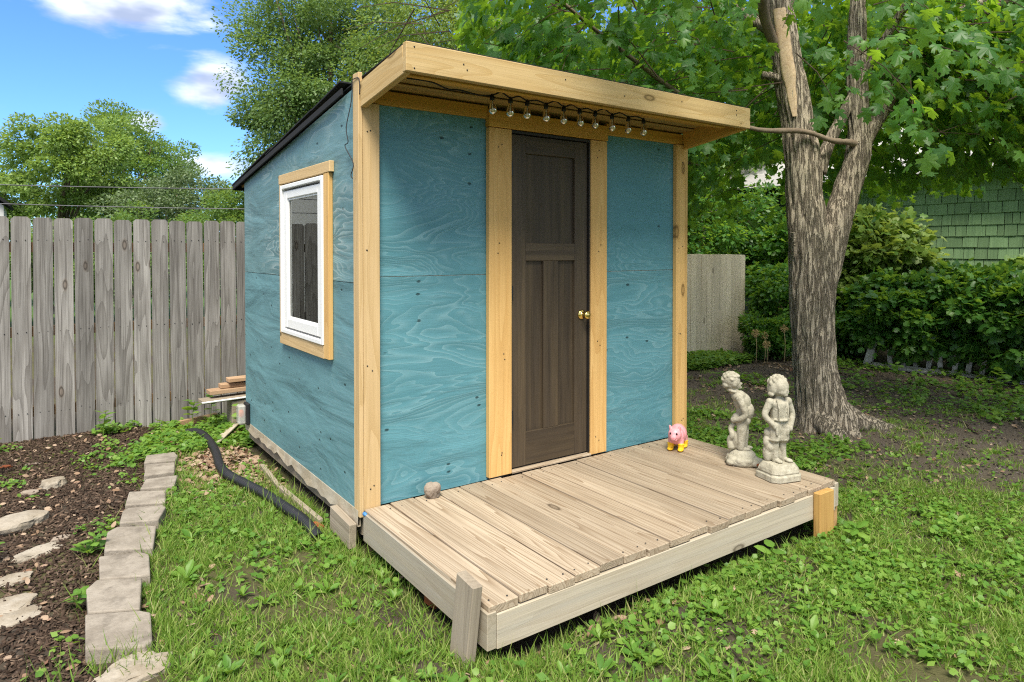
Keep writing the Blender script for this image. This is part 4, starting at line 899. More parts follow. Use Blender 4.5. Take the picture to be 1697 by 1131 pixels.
# leaf sprays
def sprays(O, per, twig, size, droop=.55):
    """O n*3 spray origins -> leaf positions, tip directions, normals, sizes"""
    n = len(O); out = O[:, :2] - np.array([[4.4, 0.0]]); d = np.concatenate([nrm(out), np.full((n, 1), -.15)], 1) + rng.normal(size=(n, 3)) * .45
    d = nrm(d); k = per
    t = (np.arange(k) + .5) / k; side = np.where(np.arange(k) % 2, 1., -1.)
    pos = O[:, None, :] + d[:, None, :] * (t[None, :, None] * twig)
    pos = pos - np.array([0, 0, 1.])[None, None] * (t ** 2 * .35 * twig)[None, :, None]
    s = nrm(np.cross(d, np.array([0, 0, 1.]) + rng.normal(size=(n, 3)) * .2))
    pos = pos + s[:, None, :] * (side * .06)[None, :, None] + rng.normal(size=pos.shape) * .035
    tip = d[:, None, :] * .35 + s[:, None, :] * (side * .45)[None, :, None] + rng.normal(size=pos.shape) * .38; tip[..., 2] -= droop
    nm = np.zeros_like(pos); nm[..., 2] = .8; nm += d[:, None, :] * .55 + rng.normal(size=pos.shape) * .35
    sz = size * rng.uniform(.5, 1.2, size=pos.shape[:2])
    return pos.reshape(-1, 3), tip.reshape(-1, 3), nm.reshape(-1, 3), sz.reshape(-1), d
def inside(n, c, r, shell=.35):
    v = rdir(n); q = rng.uniform(shell, 1, size=(n, 1)) ** (1 / 2.2); return np.array(c) + v * q * np.array(r)
main = inside(480, (5.3, 2.4, 5.4), (4.4, 3.4, 2.0), .3)
main = main[(main[:, 2] > 3.25 + .22 * np.maximum(0, 4.2 - main[:, 0]) * (main[:, 0] < 4.2) * .6)]
main = main[~((main[:, 0] > 5.4) & (main[:, 0] < 8.4) & (main[:, 1] > -.5) & (main[:, 1] < 3.0))]
# lower skirt of the crown: hangs to about 2.2 m, lower toward the far right
a = rng.uniform(0, 2 * np.pi, 2600); rr_ = 4.1 * np.sqrt(rng.uniform(.015, 1, 2600))
low = np.stack([4.55 + rr_ * np.cos(a), .0 + rr_ * np.sin(a), np.zeros(2600)], 1)
zb = 2.34 + .28 * (fbm(low[:, 0] * 1.2, low[:, 1] * 1.2, 5) - .5) - .10 * sstep(.6, 1.6, low[:, 0] - 4.3) - .30 * sstep(.5, 2.2, low[:, 1])
low[:, 2] = zb + (3.75 - zb) * rng.uniform(0, 1, 2600)
rel = low[:, :2] - np.array([CAM.x, CAM.y]); dep = rel @ np.array([FWD.x, FWD.y]); lat = rel @ np.array([RGT.x, RGT.y])
ok = (low[:, 0] > .9) & (dep > 3.1)
ok &= ~((low[:, 0] < 3.1) & (low[:, 1] < .15) & (low[:, 2] < 3.15))          # keep the shed front and deck open
ok &= ~((low[:, 0] < 3.0) & (low[:, 2] < 2.72 + .28 * np.maximum(0, 2.6 - low[:, 0])))   # above the roof
ok &= ~((np.abs(lat / dep - .462) < .055) & (low[:, 2] < 2.75) & (dep < 6.3))    # gap in front of the trunk
ok &= ~((lat / dep < .40) & (low[:, 1] < .3) & (low[:, 2] < 3.2))
ok &= ~((low[:, 0] > 5.6) & (low[:, 1] > .9) & (rng.uniform(size=len(low)) < .8))
ok &= ~((low[:, 0] > 6.4) & (low[:, 1] < 1.2) & (rng.uniform(size=len(low)) < .6))
ok &= ~((low[:, 0] > 3.0) & (low[:, 0] < 4.7) & (low[:, 1] < -.35) & (rng.uniform(size=len(low)) < .7))
ok &= ~((low[:, 1] < -1.0) & (low[:, 0] < 5.0) & (rng.uniform(size=len(low)) < .6))
low = low[ok]
front = np.stack([rng.uniform(4.75, 6.3, 120), rng.uniform(-1.7, -.3, 120), rng.uniform(2.55, 3.6, 120)], 1)
low = np.concatenate([low, front])
upper = inside(220, (6.2, .7, 4.05), (2.2, 1.7, .75), .1)
main = np.concatenate([main, upper])
OR = np.concatenate([main, low]); nmain = len(main)
pos, tip, nm_, sz, dd = sprays(OR, 14, .62, .120)
rel = pos - np.array(CAM); dep = rel @ np.array(FWD); lat = rel @ np.array(RGT); py = (rel[:, 2]) / np.maximum(dep, .1)
keep = (dep < 0) | (np.linalg.norm(rel, axis=1) > 2.2)
keep &= ~((pos[:, 0] > -.1) & (pos[:, 0] < 2.75) & (pos[:, 1] > -.75) & (pos[:, 1] < 2.5) & (pos[:, 2] < 2.62))
keep &= ~((lat / np.maximum(dep, .1) < -.075) & (dep > 0) & (py < .40))        # sky stays open left of the crown
keep &= ~((pos[:, 2] < 1.75 + .32 * sstep(4.4, 5.2, pos[:, 0]) * (pos[:, 1] < 1.0)))
lr = lat / np.maximum(dep, .1)
keep &= ~((lr > .372) & (lr < .450) & (dep > 0) & (dep < 6.25) & (rng.uniform(size=len(lr)) < np.where(pos[:, 2] < 3.0, .9, .72)))   # the stem shows through the leaves
pos, tip, nm_, sz, dep, lat, py = [q[keep] for q in (pos, tip, nm_, sz, dep, lat, py)]
view = (dep > 0) & (np.abs(lat / np.maximum(dep, .1)) < .80) & (py < .40) & (dep < 7.5)
crown = obj('crown', None, None, maple, T(4, 0, 4.5))
iv = np.where(view)[0]; big = iv[np.argsort((dep / sz)[iv])][:290]; rest = np.setdiff1d(iv, big); farl = np.where(~view)[0]
A = basis(tip, nm_, sz)
lm = data_mesh('leaf', LV, LF)
for i in big:
    B = Matrix([list(A[i][r]) + [pos[i][r]] for r in range(3)] + [[0, 0, 0, 1]]); obj('leaf', lm, M['maple_leaf'], crown, B)
LV2, LF2 = leaf_template(RR, .42, .5)
half = rng.uniform(size=len(rest)) < .45
kind(obj('foliage', scatter('foliage', LV2, LF2, A[rest[half]], pos[rest[half]]), M['maple_leaf'], crown), 'stuff'); rest = rest[~half]
kind(obj('foliage', scatter('foliage', LV, LF, A[rest], pos[rest]), M['maple_leaf'], crown), 'stuff')
kind(obj('foliage', scatter('foliage', SV, SF, A[farl], pos[farl]), M['maple_leaf'], crown), 'stuff')
tg = []
for i in range(nmain, len(OR)):
    if i % 2: continue
    o_ = Vector(OR[i]); d_ = Vector(dd[i]); tg.append(tube_geo([o_ - d_ * .25, o_ + d_ * .2, o_ + d_ * .5 - Vector((0, 0, .09))], [.006, .004, .002], 4, cap=False))
kind(obj('twigs', data_mesh('twigs', *join_geo(tg)), M['twig'], crown), 'stuff')

# ================================================================== BACKGROUND TREES AND SHRUBS
def tree(name, label, base, th, cc, cr, nclump, per, lsize, mat, seed, cat='tree', group=None, clump=.22, tr0=.12, limbs=10, droop=.3, stretch=1.0, bark='bark_smooth', cut=None, flat=.7, upb=.7):
    global rng
    rng = np.random.default_rng(seed); rs = random.Random(seed)
    t = thing(name, label, cat, base, group)
    cc = np.array(cc, float); cr = np.array(cr, float)
    C_ = inside(nclump, cc, cr * .86, .12)
    R_ = clump * np.mean(cr) * rng.uniform(.55, 1.25, nclump)
    v = rdir(nclump * per, .1); q = rng.uniform(.25, 1, (nclump * per, 1)) ** .55
    if cat == 'shrub': q = q * np.where(rng.uniform(size=q.shape) < .3, rng.uniform(1.0, 1.9, q.shape), 1.0)
    ctr = np.repeat(C_, per, 0); pos = ctr + v * q * np.repeat(R_, per)[:, None] * np.array([1.15, 1.15, flat])
    outw = nrm(pos - cc)
    tipd = outw * .5 + v * .6 + rng.normal(size=pos.shape) * .4; tipd[:, 2] -= droop
    nn = v * .6 + rng.normal(size=pos.shape) * .45; nn[:, 2] += upb
    s = lsize * rng.uniform(.6, 1.25, len(pos))
    if cut is not None: k = cut(pos); pos, tipd, nn, s = pos[k], tipd[k], nn[k], s[k]
    tv, tf = (SV, SF) if cat == 'shrub' and lsize > .095 else (OV, OF) if lsize > .075 and len(pos) < 9000 else (KV, KF)
    S3 = np.stack([s, s * stretch, s], 1)
    obj('crown', scatter('crown', tv, tf, basis(tipd, nn, S3), pos), M[mat], t)
    B = Vector(base); top = Vector(cc) + Vector((0, 0, cr[2] * .5)); geo = []
    mid = B.lerp(top, .5) + Vector((rs.uniform(-.2, .2), rs.uniform(-.2, .2), 0)) * (th * .08)
    P = smooth_path([B - Vector((0, 0, .15)), B + Vector((0, 0, th * .15)), mid, top], 6); rr = smooth_vals([tr0 * 1.3, tr0, tr0 * .6, tr0 * .15], 6); geo.append(tube_geo(P, rr, 8))
    for k in range(limbs):
        j = rs.randrange(len(P) // 4, len(P) - 2); e = Vector(C_[rs.randrange(nclump)]); p0 = P[j]; m_ = p0.lerp(e, .5) + Vector((0, 0, .1 * (e - p0).length))
        q_ = smooth_path([p0, m_, e], 4); geo.append(tube_geo(q_, smooth_vals([rr[j] * .55, rr[j] * .3, rr[j] * .06], 4), 6))
    obj('trunk', data_mesh('trunk', *join_geo(geo), smooth=True), M[bark], t)
    return t
G0 = -.25
tree('tree', 'yellow-green maple with a bare lower trunk behind the grey fence', (-1.15, 17.0, G0), 4, (-.55, 16.8, 3.3), (1.75, 1.6, 2.0), 80, 420, .085, 'leaf_yellow', 11, group='trees beyond the grey fence', tr0=.11)
tree('tree', 'tallest broad green tree behind the yellow-green maple', (1.2, 22.5, G0), 6, (1.0, 22.4, 3.7), (2.7, 2.2, 2.7), 100, 420, .095, 'leaf_mid', 12, group='trees beyond the grey fence', tr0=.15)
tree('tree', 'bushy yellowish tree above the small white outbuilding', (-2.9, 20.5, G0), 4, (-2.75, 20.4, 2.9), (1.7, 1.6, 2.0), 70, 400, .09, 'leaf_yellow', 13, group='trees beyond the grey fence')
tree('tree', 'silvery green low tree between the yellow-green maple and the shed', (1.5, 15.6, G0), 3, (1.5, 15.2, 1.9), (2.0, 1.6, 1.75), 90, 400, .07, 'leaf_silver', 14, group='trees beyond the grey fence', tr0=.07)
tree('tree', 'bright green sapling clump at the back corner of the shed', (1.9, 11.6, G0), 3, (1.95, 11.5, 1.6), (1.35, 1.2, 1.35), 80, 380, .06, 'leaf_mid', 15, group='trees beyond the grey fence', tr0=.05, clump=.25)
tree('tree', 'narrow green tree filling in between silvery tree and grey fence', (.1, 13.2, G0), 3, (.0, 13.0, 1.25), (1.7, 1.2, 1.25), 70, 380, .065, 'leaf_mid', 16, group='trees beyond the grey fence', tr0=.05)
tree('tree', 'low yellow-green bush behind the left end of the grey fence', (-1.0, 14.6, G0), 2, (-.9, 14.5, 1.1), (1.3, 1.0, 1.1), 60, 330, .07, 'leaf_yellow', 17, group='trees beyond the grey fence', tr0=.05, cat='bush')
tree('tree', 'tall dark green tree rising behind the shed roof', (4.1, 11.0, G0), 8, (3.9, 10.9, 4.7), (2.25, 2.2, 4.3), 200, 680, .072, 'leaf_dark', 18, tr0=.16, limbs=22, clump=.20, upb=.9)
tree('tree', 'light green fine-leaved tree with drooping sprays over the shed', (6.3, 8.6, G0), 7, (5.6, 7.9, 4.5), (2.5, 1.9, 2.5), 140, 520, .058, 'leaf_locust', 19, tr0=.12, limbs=24, clump=.22, droop=.8, stretch=1.25)
tree('tree', 'dense leafy tree behind the middle of the maple crown', (9.0, 7.6, G0), 6, (8.6, 7.0, 3.6), (2.6, 1.8, 3.3), 150, 460, .07, 'leaf_locust', 20, tr0=.12, limbs=20)
tree('tree', 'dark vine-hung tree directly behind the beige fence', (9.3, 5.0, G0), 4, (9.0, 5.0, 1.75), (2.5, 1.1, 1.7), 110, 260, .095, 'hedge_leaf', 21, tr0=.08, limbs=14)
tree('tree', 'tall tree behind the green house roof', (15.5, 8.8, G0), 9, (14.0, 7.5, 5.2), (4.2, 3.0, 3.4), 120, 260, .15, 'leaf_mid', 22, tr0=.2, limbs=16)
tree('tree', 'tall tree seen through gaps at the far side of the green house', (19.9, 5.9, G0), 9, (19.5, 5.8, 6.2), (4.2, 4.2, 3.8), 150, 260, .17, 'leaf_mid', 23, tr0=.2, limbs=16)
tree('tree', 'leafy tree past the left end of the grey fence', (-5.9, 14.5, G0), 5, (-5.9, 14.4, 2.6), (2.3, 2.2, 2.6), 90, 200, .12, 'leaf_mid', 24, tr0=.1)
HG = 'shrubs of the overgrown hedge'
tree('shrub', 'leafy shrub at the end of the beige fence', (8.75, 3.0, G0 - .03), 1, (8.75, 2.95, .45), (.85, .6, .85), 50, 130, .085, 'hedge_leaf', 31, 'shrub', HG, tr0=.03, limbs=12)
tree('shrub', 'sunlit young maple shrub between trunk and green house', (9.6, 2.1, G0 - .03), 2, (9.6, 2.1, 1.15), (1.0, .9, .95), 70, 110, .13, 'leaf_locust', 32, 'shrub', HG, tr0=.03, limbs=14)
tree('shrub', 'broad dark shrub over the white gate post', (9.1, 1.3, G0 - .03), 1, (8.7, 1.2, .46), (.72, .85, .66), 55, 140, .10, 'hedge_leaf', 33, 'shrub', HG, tr0=.03, limbs=12)
tree('shrub', 'tall rounded shrub against the green shingles', (9.5, .35, G0 - .03), 1, (8.95, .35, .55), (.80, .9, .72), 60, 150, .10, 'hedge_leaf', 34, 'shrub', HG, tr0=.03, limbs=12)
tree('shrub', 'spreading dark shrub over the fallen pickets', (9.0, -.25, G0 - .03), 1, (8.7, -.3, .42), (.62, .75, .66), 55, 140, .10, 'hedge_leaf', 35, 'shrub', HG, tr0=.03, limbs=12)
tree('shrub', 'last dark shrub along the pickets', (9.0, -1.5, G0 - .03), 1, (8.85, -1.4, .5), (.7, .9, .75), 55, 140, .11, 'hedge_leaf', 36, 'shrub', HG, tr0=.03, limbs=12)
tree('shrub', 'lush shrub with long pale leaves standing by the green house', (10.3, -.9, G0 - .03), 1, (10.2, -.8, .75), (.8, 1.3, .85), 60, 140, .13, 'leaf_mid', 37, 'shrub', HG, tr0=.03, limbs=12, stretch=1.3)
tree('shrub', 'dim shrub deep behind the trunk', (9.9, 3.6, G0 - .03), 2, (9.9, 3.5, 1.0), (1.1, .8, 1.2), 60, 140, .11, 'hedge_leaf', 38, 'shrub', HG, tr0=.03, limbs=12)
tree('shrub', 'weedy shrub around the dried allium heads', (7.75, 2.75, G0 - .03), 1, (7.8, 2.75, .05), (.55, .45, .42), 40, 110, .07, 'hedge_leaf', 39, 'shrub', HG, tr0=.015, limbs=8)
tree('shrub', 'low shrub filling the gap behind the white gate post', (9.2, 2.3, G0 - .03), 1, (9.1, 2.3, .2), (.6, .7, .55), 50, 130, .09, 'hedge_leaf', 40, 'shrub', HG, tr0=.02, limbs=8)
# dried allium heads
rng = np.random.default_rng(77)
for k, (x, y, h) in enumerate(((7.20, 2.55, .46), (7.34, 2.50, .42), (7.62, 2.36, .52), (7.28, 2.42, .30))):
    al = thing('allium', ['tallest dried allium head near the beige fence', 'dried allium head close beside the tallest one', 'dried allium head standing apart near the trunk', 'shortest dried allium head near the beige fence'][k], 'dried flower', (x, y, GZ(x, y)), 'dried allium heads')
    zt = GZ(x, y) + h; tube('stem', [(x + .08, y + .05, GZ(x, y)), (x + .03, y, zt - h * .5), (x, y, zt)], .006, M['dry_stem'], al, 5)
    n = 90; d_ = rdir(n); obj('flower_head', scatter('flower_head', [(0, 0, 0), (.05, .9, 0), (0, 1.1, .1), (-.05, .9, 0)], KF, basis(d_, rdir(n), np.full(n, .062)), np.tile([x, y, zt], (n, 1))), M['dry_flower'], al)

# ================================================================== GROUND COVER (nobody could count it)
rng = np.random.default_rng(5)
def rand_xy(n, x0, x1, y0, y1): return rng.uniform(x0, x1, n), rng.uniform(y0, y1, n)
def shed_clear(x, y, m=.0): return ~((x > -m) & (x < 2.62 + m) & (y > -.05) & (y < 2.4))
def deck_clear(x, y, m=.0): return ~((x > .0 - m) & (x < 2.55 + m) & (y > -1.30 - m) & (y < .05))
BLc = [np.array(b) for b in BL]
def block_clear(x, y):
    ok = np.ones(len(x), bool)
    for b in BLc: ok &= ~((x > b[:, 0].min() + .015) & (x < b[:, 0].max() - .01) & (y > b[:, 1].min() + .03) & (y < b[:, 1].max() - .03))
    return ok
def visible(x, y, m=.25):
    rx, ry = x - CAM.x, y - CAM.y; d = rx * FWD.x + ry * FWD.y; l = rx * RGT.x + ry * RGT.y
    return (d > .9) & (np.abs(l) < d * .78 + m)
def zone(x, y):
    """lawn weight 0..1: thin in the mulch bed, bare under the maple, leaf litter by the wall"""
    bed = sstep(.12, .26, x - bedline(y)); soil = sstep(2.9, 4.0, x + .35 * (y + 1)) * sstep(-2.6, -1.7, y - .1 * (x - 3))
    back = sstep(1.5, 2.6, y) * (x < 1); lit = sstep(-.62, -.45, x) * (x < .3) * sstep(.9, 1.5, y)
    return bed * (1 - .86 * soil) * (1 - .6 * back) * (1 - .72 * lit)
patch = lambda x, y, s, f=1.6: fbm(x * f, y * f, s)
GVT = [(-.5, 0, 0), (.5, 0, 0), (.36, .55, .08), (-.36, .55, .08), (0, 1, .26)]; GFT = [(0, 1, 2, 3), (3, 2, 4)]
def blades(x, y, hmin, hmax, wid, lean=.55):
    n = len(x); up = np.zeros((n, 3)); up[:, 2] = 1; t = up + rng.normal(size=(n, 3)) * np.array([lean, lean, .1]); nn = rng.normal(size=(n, 3)); nn[:, 2] *= .2
    h = rng.uniform(hmin, hmax, n) * rng.uniform(.6, 1.15, n); S = np.stack([wid * rng.uniform(.7, 1.4, n), h, h], 1)
    return basis(t, nn, S), np.stack([x, y, gz(x, y) - .004], 1)
# grass: tufts + loose blades
tx, ty = rand_xy(26000, -1.9, 6.5, -3.4, 3.2)
w = zone(tx, ty) * sstep(.33, .56, patch(tx, ty, 21, 2.2)) * np.exp(-((tx + 1.4) ** 2 + (ty + 3.4) ** 2) / 90)
k = (rng.uniform(size=len(tx)) < w) & visible(tx, ty) & shed_clear(tx, ty) & deck_clear(tx, ty, -.06) & block_clear(tx, ty); tx, ty = tx[k], ty[k]
near = np.hypot(tx - CAM.x, ty - CAM.y) < 4.5
x = np.repeat(tx, 24); y = np.repeat(ty, 24); x = x + rng.normal(size=len(x)) * .028; y = y + rng.normal(size=len(y)) * .028
k = block_clear(x, y) & shed_clear(x, y); x, y = x[k], y[k]
ex, ey = rand_xy(150000, -1.6, 5.0, -3.4, 3.2); k = (rng.uniform(size=len(ex)) < zone(ex, ey) * (.18 + sstep(.32, .56, patch(ex, ey, 33, 2.5))) * .8) & visible(ex, ey) & shed_clear(ex, ey) & deck_clear(ex, ey, -.05) & block_clear(ex, ey)
A1, O1 = blades(x, y, .03, .085, .0056, .65); A2, O2 = blades(ex[k], ey[k], .03, .08, .0055, .8)
kind(tag(obj('grass', scatter('grass', GVT, GFT, np.concatenate([A1, A2]), np.concatenate([O1, O2])), M['grass']), 'patchy green grass growing round the deck and shed', 'grass'), 'stuff')
# long grass along edges: blocks, rocks, deck rim, pipe
lx, ly = [], []
for b in BLc:
    c = b.mean(0)
    for q in range(26): lx.append(c[0] + .12 + rng.normal() * .03); ly.append(c[1] + rng.normal() * .12)
    for q in range(7): lx.append(c[0] - .13 + rng.normal() * .03); ly.append(c[1] + rng.normal() * .12)
for q in range(170): lx.append(-1.17 + rng.normal() * .14); ly.append(-.57 + rng.normal() * .05)
for q in range(420): lx.append(-.06 + rng.normal() * .05); ly.append(rng.uniform(-1.25, 0.2))
for q in range(380): lx.append(rng.uniform(0, 2.4)); ly.append(-1.32 + rng.normal() * .05)
for q in range(300): lx.append(-.03 - abs(rng.normal()) * .05 - .03); ly.append(rng.uniform(.2, 1.6))
for q in range(500):
    i_ = rng.integers(0, 6); lx.append(pp[i_][0] + rng.choice([-1, 1]) * .06 + rng.normal() * .02); ly.append(rng.uniform(.1, 1.4))
lx, ly = np.array(lx), np.array(ly); k = (rng.uniform(size=len(lx)) < .75) & shed_clear(lx, ly); lx, ly = lx[k], ly[k]
A, O = blades(lx, ly, .07, .16, .0045, .45)
kind(tag(obj('long_grass', scatter('long_grass', GVT, GFT, A, O), M['grass']), 'longer grass blades fringing the blocks, deck and pipe', 'grass'), 'stuff')
# creeping broadleaf weeds
def flatleaves(x, y, smin, smax, h, tilt=.5):
    n = len(x); t = rng.normal(size=(n, 3)); t[:, 2] = rng.normal(size=n) * .25; nn = rng.normal(size=(n, 3)) * tilt; nn[:, 2] = 1
    return basis(t, nn, rng.uniform(smin, smax, n)), np.stack([x, y, gz(x, y) + rng.uniform(.2, 1, n) * h], 1)
WV = [(0, 0, 0), (.34, .2, .05), (.42, .6, .06), (0, .95, -.02), (-.42, .6, .06), (-.34, .2, .05)]; WF = [(0, 1, 2, 3), (0, 3, 4, 5)]
def weedfield(n, x0, x1, y0, y1, lo, hi, seed, f, smin, smax, h, wz=None, cl=5, spread=.03):
    cx, cy2 = rand_xy(n, x0, x1, y0, y1); w = sstep(lo, hi, patch(cx, cy2, seed, f)); w = w * (zone(cx, cy2) if wz is None else wz(cx, cy2))
    k = (rng.uniform(size=n) < w) & visible(cx, cy2) & shed_clear(cx, cy2) & deck_clear(cx, cy2, -.08) & block_clear(cx, cy2)
    x = np.repeat(cx[k], cl) + rng.normal(size=k.sum() * cl) * spread; y = np.repeat(cy2[k], cl) + rng.normal(size=k.sum() * cl) * spread
    k = shed_clear(x, y) & block_clear(x, y); return flatleaves(x[k], y[k], smin, smax, h)
L = [weedfield(3000, -1.3, 4.5, -3.4, 2.6, .44, .62, 58, 1.9, .022, .046, .05, None, 4, .04), weedfield(16000, -1.3, 7, -3.4, 3.2, .42, .66, 51, 1.3, .016, .036, .045), weedfield(11000, 1.2, 7.0, -3.4, .6, .42, .60, 52, 1.1, .020, .042, .06),
     weedfield(2000, -1.0, .1, 2.1, 3.35, .38, .62, 53, 2.0, .025, .05, .07, lambda x, y: np.ones_like(x) * .8), weedfield(1500, -1.9, -.9, -.6, 3.2, .56, .68, 54, 2.2, .018, .036, .04, lambda x, y: np.ones_like(x) * .8, 4),
     weedfield(1600, 5.8, 8.6, -1.5, 3.2, .45, .65, 55, 1.2, .035, .07, .09, lambda x, y: np.ones_like(x) * .8), weedfield(1300, 2.7, 4.3, -.6, 1.6, .35, .55, 56, 1.5, .025, .05, .06, lambda x, y: np.ones_like(x)),
     weedfield(900, 6.0, 7.4, 2.7, 3.35, .3, .5, 57, 1.5, .04, .075, .12, lambda x, y: np.ones_like(x))]
WA, WO = np.concatenate([a for a, b_ in L]), np.concatenate([b_ for a, b_ in L]); pick = rng.uniform(size=len(WO))
for nm2, lo_, hi_, tv_, tf_, lb in (('weeds', 0, .4, WV, WF, 'round-leaved creeping weeds spread through the lawn'), ('weeds', .4, .72, KV, KF, 'narrow-leaved low weeds mixed through the lawn'), ('weeds', .72, 1.1, SV, SF, 'lobed-leaf creeping weeds mixed through the lawn')):
    q = (pick >= lo_) & (pick < hi_)
    kind(tag(obj(nm2, scatter(nm2, tv_, tf_, WA[q] * (1.0 if tv_ is not KV else 1.2), WO[q]), M['weed']), lb, 'weeds'), 'stuff')
# rosettes (plantain, dandelion): long leaves from one point
RV = [(0, 0, 0), (.10, .25, .10), (.19, .6, .14), (.10, .9, .06), (0, 1.0, .0), (-.10, .9, .06), (-.19, .6, .14), (-.10, .25, .10), (0, .5, .10)]
RF = [(8, i, (i + 1) % 8) for i in range(8)]
cx, cy2 = rand_xy(2600, -1.3, 5.5, -3.3, 2.6); k = (rng.uniform(size=2600) < zone(cx, cy2) * sstep(.4, .6, patch(cx, cy2, 71, 1.8)) * .8) & visible(cx, cy2) & shed_clear(cx, cy2) & deck_clear(cx, cy2, .02) & block_clear(cx, cy2)
cx, cy2 = cx[k], cy2[k]
ext = np.array([(-.55, .9), (-.62, 1.15), (-.75, .55), (-.48, .4), (-.85, .1), (-.6, -.35), (-.35, -.75), (-.2, -1.35), (-1.22, .62), (-1.2, .18), (2.25, -1.75), (2.5, -1.6), (1.7, -1.55), (1.2, -1.5), (.75, -1.45), (.45, -1.42), (3.1, -1.7), (2.8, -2.1), (-.5, -.05)])
cx = np.concatenate([cx, ext[:, 0]]); cy2 = np.concatenate([cy2, ext[:, 1]]); n = len(cx); sc_ = np.concatenate([rng.uniform(.025, .07, n - len(ext)), rng.uniform(.05, .09, len(ext))])
x = np.repeat(cx, 8); y = np.repeat(cy2, 8); s = np.repeat(sc_, 8) * rng.uniform(.7, 1.2, n * 8); an = np.tile(np.arange(8) * 2.4, n) + rng.normal(size=n * 8) * .25
el_ = rng.uniform(.15, .9, n * 8); t = np.stack([np.cos(an) * np.cos(el_), np.sin(an) * np.cos(el_), np.sin(el_)], 1); nn = np.stack([-np.cos(an) * np.sin(el_), -np.sin(an) * np.sin(el_), np.cos(el_)], 1) + rng.normal(size=(n * 8, 3)) * .15
kind(tag(obj('rosette_weeds', scatter('rosette_weeds', RV, RF, basis(t, nn, s), np.stack([x, y, gz(x, y) + .004], 1)), M['weed']), 'plantain and dandelion rosettes dotted over the lawn', 'weeds'), 'stuff')
# mulch chips
x, y = rand_xy(30000, -2.3, -.6, -.9, 3.4); k = (x < bedline(y) + .10 * rng.uniform(size=len(x))) & visible(x, y) & block_clear(x, y); x, y = x[k], y[k]; n = len(x)
CVT = [(-.5, -.5, -.5), (.5, -.5, -.5), (.5, .5, -.5), (-.5, .5, -.5), (-.4, -.45, .5), (.4, -.45, .5), (.4, .45, .5), (-.4, .45, .5)]; CFT = [(4, 5, 6, 7), (0, 1, 5, 4), (1, 2, 6, 5), (2, 3, 7, 6), (3, 0, 4, 7)]
t = rng.normal(size=(n, 3)); t[:, 2] *= .35; nn = rng.normal(size=(n, 3)) * .5; nn[:, 2] = 1
S = np.stack([rng.uniform(.003, .011, n), rng.uniform(.012, .045, n), rng.uniform(.002, .006, n)], 1)
kind(tag(obj('mulch', scatter('mulch', CVT, CFT, basis(t, nn, S), np.stack([x, y, gz(x, y) + rng.uniform(0, .012, n)], 1)), M['mulch']), 'dark shredded bark mulch in the bed by the grey fence', 'mulch'), 'stuff')
# leaf litter
def litter(n, x0, x1, y0, y1, s0, s1, dens=None):
    x, y = rand_xy(n, x0, x1, y0, y1); k = shed_clear(x, y) & deck_clear(x, y, -.1)
    if dens is not None: k &= rng.uniform(size=n) < dens(x, y)
    x, y = x[k], y[k]; n = len(x); t = rng.normal(size=(n, 3)); t[:, 2] *= .3; nn = rng.normal(size=(n, 3)) * .45; nn[:, 2] = 1
    return basis(t, nn, rng.uniform(s0, s1, n)), np.stack([x, y, gz(x, y) + rng.uniform(.004, .02, n)], 1)
L = [litter(3200, -.62, -.02, .95, 3.2, .03, .06, lambda x, y: sstep(.9, 1.6, y) * np.where(np.abs(x + .33) < .3, 1, .5)), litter(500, -1.9, -.7, -.5, 3.3, .02, .05), litter(240, -1.0, 3.5, -3.2, -.3, .03, .06),
     litter(2600, 5.4, 8.2, 1.4, 3.3, .035, .07, lambda x, y: sstep(.35, .6, fbm(x * 1.5, y * 1.5, 4))), litter(900, 3.2, 8.5, -1.5, 2.0, .02, .055), litter(160, -.1, 2.6, -1.5, -1.0, .03, .05)]
kind(tag(obj('leaf_litter', scatter('leaf_litter', OV, OF, np.concatenate([a for a, b_ in L]), np.concatenate([b_ for a, b_ in L])), M['dry_leaf']), 'dry brown fallen leaves along the shed wall and fences', 'leaves'), 'stuff')
# clods and crumbs of earth under the maple
x, y = rand_xy(9000, 2.7, 8.5, -2.2, 2.8); k = visible(x, y) & (np.hypot(x - 4.57, y) > .45); x, y = x[k], y[k]; n = len(x)
M['clod'] = leafmat('clod', [(.045, .036, .03), (.08, .068, .058), (.14, .125, .11)], 0, (.1, .1, .1), .95, .1)
kind(tag(obj('clods', scatter('clods', CVT, CFT, basis(rng.normal(size=(n, 3)), rdir(n), rng.uniform(.004, .02, (n, 3)) * np.array([1, 1.4, .8])), np.stack([x, y, gz(x, y)], 1)), M['clod']), 'crumbled dark earth and twigs under the maple', 'soil'), 'stuff')
for k, (a, b_, r, lb) in enumerate((((6.1, -.55), (6.9, -.75), .012, 'long thin fallen branch on the bare earth past the maple'), ((6.0, .35), (6.9, .75), .009, 'pale thin stick lying near the fallen picket rail'), ((5.6, -.9), (5.95, -.6), .008, 'short twig lying near the maple root'))):
    pts = [(a[0] + (b_[0] - a[0]) * t, a[1] + (b_[1] - a[1]) * t + .03 * math.sin(t * 7), GZ(a[0] + (b_[0] - a[0]) * t, a[1] + (b_[1] - a[1]) * t) + .012) for t in (0, .3, .6, 1)]
    tag(tube('fallen_stick', pts, [r, r, r * .8, r * .5], M['twig'], None, 6), lb, 'stick', 'fallen sticks')
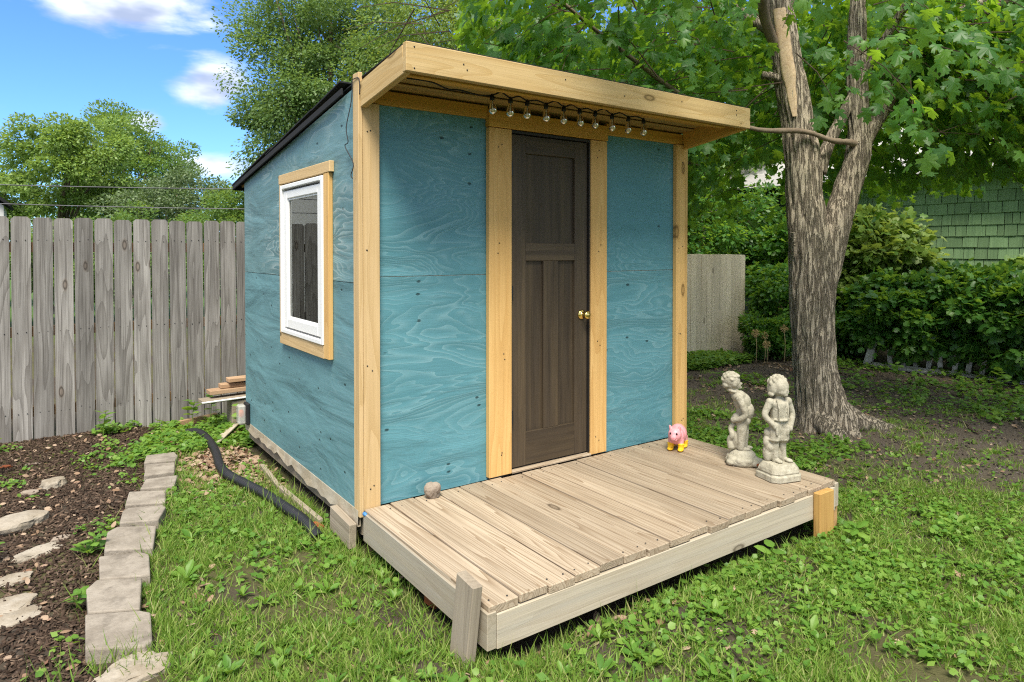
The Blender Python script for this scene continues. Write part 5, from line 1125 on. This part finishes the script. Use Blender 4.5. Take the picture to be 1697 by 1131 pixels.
# leafy seedlings at the fence foot and in the bed: each a plant of its own
rng = np.random.default_rng(9)
def seedling(x, y, h, nl, s, label, mat='weed'):
    z0 = GZ(x, y); t = thing('seedling', label, 'plant', (x, y, z0), 'leafy seedlings')
    tube('stem', [(x, y, z0 - .01), (x + .01, y + .01, z0 + h * .6), (x + .02, y, z0 + h)], [.004, .003, .002], M['weed'], t, 5)
    an = np.arange(nl) * 2.4; zz = z0 + h * (.35 + .65 * (np.arange(nl) + 1) / nl); el_ = rng.uniform(-.1, .6, nl)
    tp = np.stack([np.cos(an) * np.cos(el_), np.sin(an) * np.cos(el_), np.sin(el_)], 1); nn = rng.normal(size=(nl, 3)) * .25; nn[:, 2] += 1
    lfm = data_mesh('leaf', OV, OF); B = basis(tp, nn, s * rng.uniform(.7, 1.2, nl))
    for i in range(nl): obj('leaf', lfm, M[mat], t, Matrix([list(B[i][r]) + [(x + .012, y, zz[i])[r]] for r in range(3)] + [[0, 0, 0, 1]]))
for a in ((-.28, 3.18, .24, 10, .10, 'bushy seedling at the fence foot above the brown stick'), (-.12, 3.22, .30, 10, .09, 'seedling between the brown stick and the scrap stack'), (.02, 2.72, .24, 10, .09, 'seedling growing over the torn siding strip'), (.18, 3.1, .34, 8, .08, 'thin seedling in front of the scrap stack end'),
          (-1.72, 3.05, .12, 7, .07, 'tiny seedling at the fence foot in the mulch'), (-.98, 3.1, .22, 11, .09, 'fern-like seedling at the fence foot where mulch ends'), (-1.21, .62, .09, 7, .075, 'broad-leaved seedling beside the fourth edging block'), (-1.30, .05, .08, 8, .07, 'dark broad-leaved seedling beside the second edging block'),
          (2.35, -1.48, .10, 7, .075, 'broad-leaved seedling in front of the amber post'), (1.72, -1.36, .09, 4, .08, 'heart-leaved seedling under the deck rim'), (7.05, 1.75, .22, 9, .11, 'maple seedling in the leaf litter left of the picket rail'), (7.6, .75, .22, 9, .12, 'leafy seedling growing over the fallen picket rail'), (7.75, -.35, .28, 10, .13, 'tall leafy seedling at the foot of the pickets'),
          (-1.76, 2.35, .50, 12, .09, 'tall weed with narrow leaves at the left end of the bed'), (-1.62, .80, .12, 8, .05, 'tiny seedling among the flat rocks')): seedling(*a)
